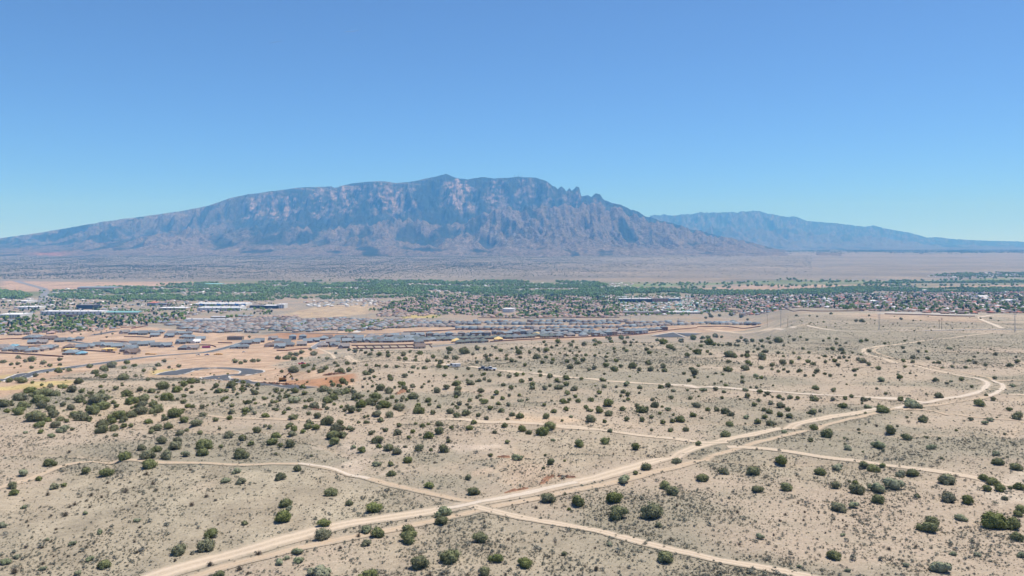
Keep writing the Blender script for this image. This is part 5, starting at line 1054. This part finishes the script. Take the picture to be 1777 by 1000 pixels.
# ------------------------------------------------------------------ place the houses: the 300 largest in view one by one, the rest as one mass
def blocked(h):
    x, y = h[0], h[1]
    if any(abs(x - c[0]) < c[2] + 6 and abs(y - c[1]) < c[3] + 6 for c in COMM): return True
    return any(((L[::3, 0] - x) ** 2 + (L[::3, 1] - y) ** 2).min() < (w / 2 + 8) ** 2 for L, w in RD)
ALL = clear([h for h in QH if not blocked(h)], ALL, 13.0)
vis = []
for h in ALL:
    # hidden behind the mesa rim?
    x, y = h[0], h[1]; u = x / y; z = float(gz(x, y)) + 4.0; ys = np.linspace(350, y - 15, 60); vis.append(bool((gz(u * ys, ys) / ys < z / y).all()))
cand = [h for h, v in zip(ALL, vis) if v and -4 < h[7] < 1781]; cand.sort(key=lambda h: h[1]); solo = cand[:300]; ids = {id(h) for h in solo}; mass = [h for h in ALL if id(h) not in ids]
HL = [(23, 603, 'cyan roofed house at the left edge'), (142, 616, 'house with the light blue roof'), (142, 572, 'big two storey house with white porch'), (190, 607, 'yellow framed shells on the left'), (290, 598, 'building estate beside the new road'), (357, 603, 'magenta container'), (407, 588, 'unfinished masonry row'), (340, 595, 'white gabled house'), (430, 596, 'bend of the new road'), (556, 600, 'light street running down to the mesa'), (520, 592, 'blue roofed two storey house'), (792, 594, 'largest yellow framed house'), (865, 590, 'middle yellow framed house'), (932, 582, 'farthest yellow framed house'), (883, 538, 'water tank'), (1110, 566, 'tall dark pole among grey roofs'), (828, 571, 'dark pole before the tan quarter'), (1175, 581, 'dark storm basin'), (1273, 561, 'two storey house ending the grey roofs'), (1020, 583, 'white porches by the mesa'), (640, 568, 'diagonal tree lined street'), (700, 564, 'light street among tan roofs'), (60, 575, 'leafy quarter at the left edge'), (250, 565, 'brown walled corner lots'), (480, 577, 'pole at the straight dark road'), (390, 572, 'tan roofs above bare strip'), (700, 600, 'row of short brown walls'), (60, 590, 'cluster of grey roofs by the straw field'), (970, 570, 'row of grey gables'), (80, 610, 'lowest grey roofs of the estate'), (1060, 577, 'two storey blue grey row'), (720, 588, 'stepped grey roofs'), (560, 565, 'middle of the tan quarter')]
RN = {'umber': 'dark brown', 'grey': 'dark grey', 'slate': 'blue-grey', 'green': 'grey-green', 'brown': 'brown', 'tan': 'tan', 'pink': 'pinkish', 'ash': 'ash-grey', 'white': 'white', 'red': 'red', 'teal': 'teal', 'cyan': 'bright blue', 'straw': 'yellow', 'blue': 'blue'}
SN = {'hip': 'hipped', 'gable': 'gabled', 'two': 'two-storey', 'flat': 'flat-roofed'}
hk = {}
for h in solo: hk[(h[2], h[3])] = f"{RN[h[3]]} {SN[h[2]]} house"
hl = labeller([(h[7], h[8], (h[2], h[3])) for h in solo], HL, hk)
for h, lb in zip(solo, hl):
    x, y, st, rf, wl, rz, sc, px, py = h; wm, rm, gm, Wm = house_parts(st, rf, wl)
    e = bpy.data.objects.new('house', None); col.objects.link(e); e.location = (x, y, float(gz(x, y))); e.rotation_euler = (0, 0, rz); e.scale = (sc, sc, sc); e.empty_display_size = 2
    obj('wall', wm, e); obj('roof', rm, e); obj('garage_door', gm, e)
    if y < 1900:
        for q in Wm: obj('window', q, e)
    tag(e, lb, 'house', 'houses of the town below the mesa')
MV, MF, MC = [], [], []; k0 = 0
tmpl = {}
for h in mass:
    x, y, st, rf, wl, rz, sc = h[:7]
    if st not in tmpl:
        q = mass_house(st, 0, 0); Vt = np.array(q.V); tri = []; tm = []
        for f, mm in zip(q.F, q.M):
            for i in range(1, len(f) - 1): tri.append((f[0], f[i], f[i + 1])); tm.append(mm)
        tmpl[st] = (Vt, np.array(tri), np.array(tm))
    Vt, Ft, Tm = tmpl[st]; c, s = math.cos(rz), math.sin(rz); v = Vt * sc * np.array([1.0, rr.uniform(.85, 1.15), 1])
    v = np.stack([v[:, 0] * c - v[:, 1] * s + x, v[:, 0] * s + v[:, 1] * c + y, v[:, 2] + gz(x, y)], 1)
    b_ = rr.uniform(.85, 1.15); pal = np.array([(*(np.array(WALLC[wl]) * b_), 1), (*(np.array(ROOFC[rf]) * b_), 1), (0.6, 0.57, 0.52, 1)])
    MV.append(v); MF.append(Ft + k0); MC.append(pal[Tm]); k0 += len(Vt)
obj('distant_houses', npmesh('distant_houses', np.concatenate(MV), np.concatenate(MF), M_mass, fcol=np.concatenate(MC)), kind='stuff')

# ------------------------------------------------------------------ garden walls, brown-red block
M_wall = simple('brown_block_wall', (0.22, 0.115, 0.085), 0.12, 0.5)
def wall(pts, label, h=1.9, t_=0.3):
    L = smooth_line(pts, step=6); n = len(L); T = np.gradient(L, axis=0); T /= np.maximum(np.hypot(T[:, 0], T[:, 1]), 1e-9)[:, None]; N = np.stack([T[:, 1], -T[:, 0]], 1) * t_ / 2
    V = []
    for i in range(n):
        z = float(gz(*L[i]))
        for s_, zz in ((-1, -.6), (-1, h), (1, h), (1, -.6)): V.append((L[i, 0] + N[i, 0] * s_, L[i, 1] + N[i, 1] * s_, z + zz))
    Fc = [(i * 4 + k, i * 4 + k + 1, i * 4 + 5 + k, i * 4 + 4 + k) for i in range(n - 1) for k in range(3)] + [(0, 1, 2, 3), (n * 4 - 1, n * 4 - 2, n * 4 - 3, n * 4 - 4)]
    tag(obj('garden_wall', pymesh('garden_wall', V, Fc, M_wall)), label, 'wall', 'brown block walls of the estates')
wall([(-40, 613), (0, 613.5), (60, 616.5), (110, 620)], 'long brown wall below the lowest estate houses at the left edge')
wall([(8, 600), (45, 602), (90, 600)], 'brown wall behind the cyan roofed house')
wall([(0, 590), (20, 588.5), (40, 588.5)], 'short brown wall left of the clustered grey roofs')
wall([(173, 592.5), (200, 593), (230, 595), (262, 596)], 'long brown wall above the middle estate rows')
wall([(107, 607), (150, 609), (200, 612.5)], 'brown wall under the yellow framed shells')
wall([(215, 585), (236, 585), (262, 586.5)], 'brown wall before the left row of new houses')
wall([(245, 595), (280, 596), (300, 595)], 'brown wall between two estate rows right of the new street')
wall([(340, 599.5), (365, 600), (375, 603)], 'curved brown wall beside the magenta container')
wall([(228, 558), (244, 562), (257, 565), (245, 568), (228, 571)], 'brown wall round the empty corner lots', 2.6)
wall([(190, 569), (210, 569), (236, 568)], 'brown wall along the leafy quarter')
wall([(378, 595.5), (403, 596)], 'short brown wall under the masonry shell')
wall([(480, 609), (499, 609), (520, 606.5), (540, 605)], 'brown wall at the mesa edge, left part')
wall([(610, 600.5), (660, 600), (720, 599), (750, 598)], 'brown wall with short cross walls, upper line')
wall([(612, 606), (660, 605.5), (722, 604)], 'brown wall with short cross walls, lower line')
for i, px in enumerate(np.linspace(618, 745, 10)):
    wall([(px, 600.3 - (px - 618) * 0.013), (px + 5, 605.5 - (px - 618) * 0.013)], f"short brown cross wall, {ORD[i] or 'first '}from the left of its row")
wall([(850, 594), (900, 590.8), (960, 588), (1020, 585.5), (1080, 583), (1120, 580), (1160, 574), (1210, 569.5)], 'long red brown wall between the grey roofs and the mesa')
wall([(1210, 568), (1260, 567.3), (1320, 567)], 'low brown wall before the last grey gables')
wall([(830, 552), (880, 552.5), (940, 552.5), (1000, 552), (1075, 552)], 'brown wall below the tan quarter and water tank')
wall([(1265, 538), (1330, 539), (1410, 540.5), (1500, 540)], 'long brown wall along the front of the right part of the town')
wall([(1500, 538), (1560, 537.5), (1640, 538.5), (1777, 543)], 'brown wall before the adobe quarter at the right')
wall([(1535, 545.5), (1600, 547), (1650, 549), (1692, 549.5)], 'curved brown wall round the small park')
wall([(700, 577), (760, 575), (800, 573), (900, 573.5)], 'brown wall between the dark road and the two storey row')

# ------------------------------------------------------------------ town trees
TP = []
def trees_in(pts, n, lo, hi, kinds, clusters=0):
    P = wpoly(pts); c = 0; a0, b0 = P.min(0); a1, b1 = P.max(0); tries = 0
    while c < n and tries < n * 12:
        tries += 1; x, y = rr.uniform(a0, a1), rr.uniform(b0, b1)
        if not inpoly(np.array([x]), np.array([y]), P)[0]: continue
        if clusters and perlin(np.array([x / clusters]), np.array([y / clusters]), 99)[0] < 0.05: continue
        if any(abs(x - q[0]) < q[2] - 1 and abs(y - q[1]) < q[3] - 1 for q in COMM): continue
        TP.append([x, y, rr.uniform(lo, hi), pick(*kinds)]); c += 1
trees_in([(-60, 552), (200, 549), (330, 545), (320, 557), (225, 568), (140, 577), (0, 583), (-60, 585)], 750, 6, 12, 'lllp')
trees_in([(-60, 516), (480, 521), (470, 548), (200, 547), (-60, 552)], 900, 6, 12, 'lllp', 120)
trees_in([(640, 541), (690, 523), (760, 514), (1000, 514), (1075, 520), (1075, 551), (900, 552), (800, 548)], 2400, 6, 12, 'lllp', 70)
trees_in([(1000, 514), (1200, 514), (1240, 545), (1085, 549)], 500, 5, 10, 'lll')
trees_in([(1200, 513), (1777, 506), (1860, 506), (1860, 545), (1600, 543), (1200, 538)], 2800, 5, 12, 'lllp', 60)
trees_in([(300, 565), (500, 553), (690, 556), (735, 555), (730, 569), (480, 576)], 240, 3, 6, 'lll')
trees_in([(1083, 549), (1215, 548), (1240, 543), (1215, 539), (1090, 540)], 110, 6, 10, 'l')
for line, n in (([(600, 577), (620, 570), (640, 563), (655, 557)], 34), ([(606, 578), (626, 571), (648, 564), (664, 558)], 26), ([(664, 572), (685, 565), (703, 559)], 26), ([(560, 573), (580, 568), (597, 563)], 20), ([(495, 570), (520, 566), (540, 563)], 14), ([(738, 552), (750, 553), (765, 548)], 14), ([(740, 558), (700, 553.5), (690, 549)], 8)):
    W = smooth_line(line, step=3)
    for _ in range(n): i = rr.randrange(len(W)); TP.append([W[i][0] + rr.gauss(0, 3), W[i][1] + rr.gauss(0, 4), rr.uniform(4.5, 8), 'l'])
for px, py, s in ((395, 554, 15), (402, 553, 14), (410, 553, 12), (120, 563, 12), (150, 560, 12), (100, 567, 12), (112, 567, 11), (24, 571, 12), (1145, 548, 9), (1165, 547, 12), (1185, 547, 10), (960 + 190 / 6.835, 533, 11), (960 + 640 / 6.835, 543, 13), (1555, 543, 7), (1660, 546, 9), (1685, 545, 9), (1676, 546.5, 8), (1478, 534, 13), (1400, 533, 8)):
    x, y = unproj(px, py); TP.append([x, y, s, 'l'])
TP = [[*t_, *proj(t_[0], t_[1], gz(t_[0], t_[1]))] for t_ in TP]
TP.sort(key=lambda q: -q[2] / q[1]); solo_t = [q for q in TP if 0 < q[4] < 1777][:300]; ids = {id(q) for q in solo_t}; rest_t = [q for q in TP if id(q) not in ids]
TL = HL + [(1180, 545, 'school parking lot'), (1555, 545, 'small park'), (120, 545, 'long grey warehouse'), (45, 548, 'long white building at the left edge'), (400, 553, 'cream school hall'), (1440, 521, 'bright white hall'), (1240, 528, 'red roofs right of the apartments'), (300, 530, 'orange red roof'), (215, 543, 'teal gabled roof'), (1100, 522, 'dark apartment block'), (1600, 530, 'adobe quarter'), (1777, 535, 'right edge of the town'), (150, 560, 'middle of the leafy quarter'), (0, 560, 'left edge of the leafy quarter'), (760, 530, 'pinkish roofs right of the bare field'), (1350, 530, 'middle of the right town')]
tl = labeller([(q[4], q[5], q[3]) for q in solo_t], TL, {'l': 'fresh green leafy tree', 'p': 'dark green conifer'})
for i, (q, lb) in enumerate(zip(solo_t, tl)):
    x, y, s, k = q[:4]; e = bpy.data.objects.new('leafy_tree' if k == 'l' else 'conifer', None); col.objects.link(e); e.location = (x, y, float(gz(x, y))); e.rotation_euler = (0, 0, rr.uniform(0, 6.28))
    sc = (s, s, s * rr.uniform(.85, 1.1)) if k == 'l' else (s * .8, s * .8, s)
    obj('crown', (TREE[i % 4] if k == 'l' else PINE[i % 2]), e, scale=sc); obj('trunk', TTRK[i % 2], e, scale=sc); tag(e, lb, 'tree', 'leafy trees in the town' if k == 'l' else 'conifers in the town')
for nm, k, ms in (('distant_leafy_trees', 'l', TREELO), ('distant_conifers', 'p', [PINE[0]])):
    A = np.array([(q[0], q[1], q[2]) for q in rest_t if q[3] == k]); scatter(nm, ms, np.c_[A[:, :2], gz(A[:, 0], A[:, 1]) - .3], np.stack([A[:, 2]] * 3, 1))

# riverside wood: one mass
def wood(pts, dens, lo, hi, pn=0.0, sc=500):
    P = wpoly(pts); a0, b0 = P.min(0); a1, b1 = P.max(0); n = int((a1 - a0) * (b1 - b0) * dens); x = rng.uniform(a0, a1, n); y = rng.uniform(b0, b1, n)
    m = inpoly(x, y, P)
    if pn is not None: m &= fbm(x / sc, y / sc * 1.5, 33, 3) > pn
    x, y = x[m], y[m]; return np.stack([x, y, rng.uniform(lo, hi, len(x))], 1)
WD = [wood([(200, 516), (560, 521), (760, 516), (1180, 517), (1180, 512), (700, 509), (300, 508)], 0.0016, 9, 20, -0.1, 260),
      wood([(200, 511), (330, 507), (450, 508), (700, 511), (1000, 513), (1200, 513), (1200, 503.5), (1060, 501), (900, 505), (500, 500), (300, 501), (180, 506)], 0.0034, 12, 24, -0.22),
      wood([(160, 500), (340, 492), (500, 489), (700, 487.5), (900, 487.5), (1030, 490), (1060, 496), (1040, 502), (700, 504), (300, 503)], 0.0024, 12, 24, -0.08),
      wood([(-100, 518), (-100, 504), (0, 504), (35, 508), (58, 514), (40, 519)], 0.0045, 12, 22, -0.5),
      wood([(90, 519), (110, 509), (200, 511), (300, 513), (480, 521), (400, 523), (200, 521)], 0.0042, 10, 20, -0.25, 300),
      wood([(1180, 513.5), (1350, 512.5), (1600, 508), (1777, 507), (1900, 507), (1900, 500.5), (1777, 500.5), (1640, 500), (1540, 496), (1470, 499), (1350, 505), (1180, 504)], 0.0038, 11, 19, -0.4),
      wood([(1500, 492.5), (1640, 491.5), (1900, 491), (1900, 486), (1777, 487), (1640, 489.5), (1500, 491)], 0.0040, 11, 20, -0.4),
      wood([(1060, 498), (1400, 492), (1777, 484), (1900, 484), (1900, 482), (1600, 486), (1200, 490), (1060, 492)], 0.00045, 12, 24, 0.0, 400),
      wood([(1180, 503), (1500, 497), (1700, 498), (1900, 497), (1900, 493), (1300, 494), (1180, 498)], 0.00022, 14, 26, -0.3, 400),
      wood([(1600, 482), (1660, 474), (1777, 473), (1900, 473), (1900, 484), (1620, 485)], 0.0016, 10, 18, -0.1, 300),
      wood([(60, 506), (230, 498), (280, 499), (90, 516)], 0.0025, 10, 18, 0.0, 300)]
A = np.concatenate(WD); scatter('riverside_wood', BOS, np.c_[A[:, :2], gz(A[:, 0], A[:, 1]) - 1.2], np.stack([A[:, 2], A[:, 2], A[:, 2] * rng.uniform(.7, 1.05, len(A))], 1))

# ------------------------------------------------------------------ power poles
def pole(px, pyb, pyt, kind, label):
    x, y = unproj(px, pyb); h = (pyb - pyt) * y / F; e = bpy.data.objects.new('power_pole', None); col.objects.link(e); e.location = (x, y, float(gz(x, y))); e.rotation_euler = (0, 0, 0.25)
    mt = M_steel if kind == 's' else M_wood; r = 0.42 if kind == 's' else 0.24
    m = MB(); m.cyl(0, 0, -1, h, r, r * .5, 10); obj('pole', m.mesh('pole', mt), e)
    for k in range(3 if kind == 's' else 2):
        m = MB(); z = h * (0.97 - .1 * k); L = 2.6 if kind == 's' else 1.5; m.box(-L, L, -.12, .12, z - .14, z + .14); a = obj('crossarm', m.mesh('crossarm', mt), e)
        for s in (-1, 1): m = MB(); m.cyl(s * L * .93, 0, z + .15, z + .6, .13, .1, 6); obj('insulator', m.mesh('insulator', M_steel), a)
    tag(e, label, 'power pole')
pole(1331.4, 567, 545, 'w', 'tall dark wooden power pole left of the steel one')
pole(1355, 568, 536.6, 's', 'tallest pale steel power pole on the plain')
pole(1367, 568, 553.5, 'w', 'short dark wooden pole right of the tall steel one')
pole(1525.5, 573, 544.5, 's', 'slim grey power pole in the middle of the bare plain')
pole(1630, 570.5, 555, 'w', 'shorter wooden pole of the pair where the paved road begins')
pole(1634.3, 572, 552, 'w', 'taller wooden pole of the pair where the paved road begins')
pole(1761.3, 576, 541, 's', 'tall steel power pole near the right edge')
pole(1094, 562, 548.5, 'w', 'short dark pole among the grey roofs, left of a taller one')
pole(1110.7, 568, 547, 'w', 'tall dark pole rising over the grey roofs')
pole(1177, 565, 552, 'w', 'thin dark pole at the right end of the grey roofs')
pole(828.6, 572, 551, 'w', 'dark pole before the tan quarter, left of the water tank')
pole(198, 570, 538.5, 'w', 'tall dark pole at the edge of the leafy quarter')
pole(480, 577, 552, 'w', 'dark pole beside the straight dark road')
pole(585, 584, 575, 'w', 'short dark pole over the stepped grey roofs')

# ------------------------------------------------------------------ vehicles
M_tyre = simple('tyre_rubber', (0.02, 0.02, 0.02), 0.05, 1)
def paintm(n, c): return simple(n, c, 0.03, 1, 0.35, 0.5)
def vehicle(px, py, c, label, kind='pickup_truck', rz=0.0, cat='pickup', sc=1.0):
    x, y = unproj(px, py); e = bpy.data.objects.new(kind, None); col.objects.link(e); e.location = (x, y, float(gz(x, y)) + .08 + y * .00012); e.rotation_euler = (0, 0, rz); e.scale = (sc,) * 3
    pm = paintm(kind + '_paint', c); b = MB(); T = kind == 'pickup_truck'
    if kind in ('pickup_truck', 'car'):
        # body profile along x, swept across
        pr = [(-2.7, .5), (-2.7, 1.1), (-.6, 1.12), (-.45, 1.15), (1.1, 1.12), (2.5, .98), (2.65, .5)] if T else [(-2.2, .4), (-2.2, .9), (-1.6, .98), (1.0, .92), (2.1, .75), (2.2, .4)]
        n = len(pr); V = [(p[0], s * .95, p[1]) for s in (-1, 1) for p in pr]; b.add(V, [tuple(range(n)), tuple(range(2 * n - 1, n - 1, -1))] + [(i, n + i, n + (i + 1) % n, (i + 1) % n) for i in range(n)])
        obj('body', b.mesh('body', pm), e)
        cb = [(-.6, 1.12), (-.35, 1.82), (.75, 1.85), (1.4, 1.15)] if T else [(-1.6, .96), (-1.0, 1.42), (.3, 1.45), (1.1, .93)]
        c_ = MB(); n = 4; V = [(p[0], s * (.9 if i in (0, 3) else .72), p[1]) for s in (-1, 1) for i, p in enumerate(cb)]; c_.add(V, [(0, 1, 2, 3), (7, 6, 5, 4), (0, 4, 5, 1), (2, 6, 7, 3)], 1); c_.add([(cb[1][0], -.74, cb[1][1]), (cb[2][0], -.74, cb[2][1]), (cb[2][0], .74, cb[2][1]), (cb[1][0], .74, cb[1][1]), (cb[1][0], -.74, cb[1][1] + .06), (cb[2][0], -.74, cb[2][1] + .06), (cb[2][0], .74, cb[2][1] + .06), (cb[1][0], .74, cb[1][1] + .06)], [(4, 5, 6, 7), (0, 1, 5, 4), (1, 2, 6, 5), (2, 3, 7, 6), (3, 0, 4, 7)], 0)
        obj('cab', c_.mesh('cab', [pm, M_glass]), e); wx = (-1.7, 1.75) if T else (-1.35, 1.4); wr = .42 if T else .33
    else:   # trailer
        b.box(-3.2, 3.2, -1.15, 1.15, .7, 3.0); obj('body', b.mesh('body', pm), e); q = MB(); q.box(-1.6, -.4, -1.2, -1.152, 1.6, 2.4); obj('window', q.mesh('window', M_glass), e)
        q = MB(); q.box(3.2, 4.4, -.08, .08, .6, .75); obj('drawbar', q.mesh('drawbar', M_steel), e); wx = (-.5, .4); wr = .38
    wm = MB(); n = 12; V = [(math.cos(2 * math.pi * i / n) * wr, yy, math.sin(2 * math.pi * i / n) * wr) for yy in (-.12, .12) for i in range(n)]; wm.add(V, [(i, (i + 1) % n, n + (i + 1) % n, n + i) for i in range(n)] + [tuple(range(n - 1, -1, -1)), tuple(range(n, 2 * n))]); wm = wm.mesh('wheel', M_tyre)
    for a in wx:
        for s in (-1, 1): obj('wheel', wm, e, loc=(a, s * .9, wr))
    tag(e, label, cat)
vehicle(839, 642.5, (0.22, 0.23, 0.25), 'grey pickup at the left end of the vehicles parked on the upper track', rz=3.0, sc=1.25)
vehicle(846, 642.8, (0.30, 0.33, 0.38), 'blue grey car parked between the pickup and the white one on the upper track', 'car', 3.05, 'car', 1.25)
vehicle(852, 643.2, (0.72, 0.72, 0.72), 'white pickup parked on the upper track, rightmost of its row', rz=3.05, sc=1.25)
vehicle(783, 637, (0.45, 0.45, 0.44), 'dusty grey pickup standing beside the white trailer', rz=0.2, sc=1.2)
vehicle(792, 638, (0.78, 0.78, 0.76), 'white trailer parked near the upper track', 'trailer', 0.15, 'trailer', 0.8)
vehicle(524, 633, (0.62, 0.05, 0.05), 'bright red pickup on the graded earth', rz=0.1, sc=1.35)
vehicle(507, 647.5, (0.08, 0.16, 0.55), 'small blue car at the edge of the graded pad', 'car', 0.3, 'car', 1.3)
vehicle(423, 612, (0.7, 0.7, 0.7), 'white car on the street below the grey estate roofs', 'car', 0.4, 'car', 1.2)
vehicle(344, 617, (0.7, 0.7, 0.7), 'white pickup on the haul road below the estate', rz=0.1, sc=1.2)
vehicle(359, 617, (0.1, 0.12, 0.3), 'dark blue pickup on the haul road below the estate', rz=0.1, sc=1.2)
vehicle(300, 603, (0.72, 0.72, 0.7), 'white van like car beside the estate houses', 'car', 0.2, 'car', 1.3)
# excavator
x, y = unproj(491, 662); e = bpy.data.objects.new('excavator', None); col.objects.link(e); e.location = (x, y, float(gz(x, y)) + .1); e.rotation_euler = (0, 0, 0.3); Mx = paintm('excavator_paint', (0.42, 0.22, 0.05))
for s in (-1, 1): m = MB(); m.box(-2, 2, s * 1.3 - .35, s * 1.3 + .35, 0, .9); m.cyl(-2, s * 1.3, .1, .8, .3, .3, 8); obj('crawler_track', m.mesh('crawler_track', M_tyre), e)
m = MB(); m.box(-2.2, 1.4, -1.3, 1.3, 1.0, 2.2); obj('body', m.mesh('body', Mx), e); m = MB(); m.box(.2, 1.6, -1.25, -.1, 2.2, 3.3); obj('cab', m.mesh('cab', M_glass), e)
m = MB(); m.add([(1.2, .2, 1.8), (1.2, .7, 1.8), (3.6, .7, 4.4), (3.6, .2, 4.4), (1.0, .2, 2.4), (1.0, .7, 2.4), (3.5, .7, 5.0), (3.5, .2, 5.0)], [(0, 1, 2, 3), (7, 6, 5, 4), (0, 3, 7, 4), (1, 5, 6, 2), (0, 4, 5, 1), (3, 2, 6, 7)])
m.add([(3.3, .25, 4.9), (3.3, .65, 4.9), (5.4, .65, 1.6), (5.4, .25, 1.6), (3.8, .25, 5.0), (3.8, .65, 5.0), (5.8, .65, 1.7), (5.8, .25, 1.7)], [(0, 1, 2, 3), (7, 6, 5, 4), (0, 3, 7, 4), (1, 5, 6, 2), (0, 4, 5, 1), (3, 2, 6, 7)]); obj('arm', m.mesh('arm', Mx), e)
m = MB(); m.box(4.7, 5.9, -.2, 1.1, .7, 1.7); obj('bucket', m.mesh('bucket', M_steel), e); tag(e, 'brown and yellow excavator standing on the red graded earth', 'excavator')
# magenta container, lumber stacks
x, y = unproj(358, 604); e = bpy.data.objects.new('shipping_container', None); col.objects.link(e); e.location = (x, y, float(gz(x, y)) + .1); e.rotation_euler = (0, 0, .1)
m = MB(); m.box(-7, 7, -1.6, 1.6, 0, 3.1); obj('body', m.mesh('body', simple('magenta_paint', (0.35, 0.02, 0.16), .05)), e)
m = MB(); m.box(7.01, 7.08, -1.4, 1.4, .2, 2.9); obj('door', m.mesh('door', M_steel), e); tag(e, 'magenta shipping container on the bare lots', 'container')
M_lum = simple('fresh_lumber', (0.58, 0.36, 0.15), .1, 1)
for px, py, n, lb in ((379, 616, 4, 'row of orange lumber stacks beside the haul road'), (262, 615.5, 5, 'low stacks of tan lumber at the end of the haul road')):
    x, y = unproj(px, py); e = bpy.data.objects.new('lumber_stack', None); col.objects.link(e); e.location = (x, y, float(gz(x, y)) + .1)
    for i in range(n): m = MB(); [m.box(i * 3.1 - n * 1.5, i * 3.1 - n * 1.5 + 2.4, -2.4, 2.4, .15 + k * .75, .75 + k * .75) for k in range(rr.choice([2, 3]))]; obj('bundle', m.mesh('bundle', M_lum), e)
    tag(e, lb, 'lumber')
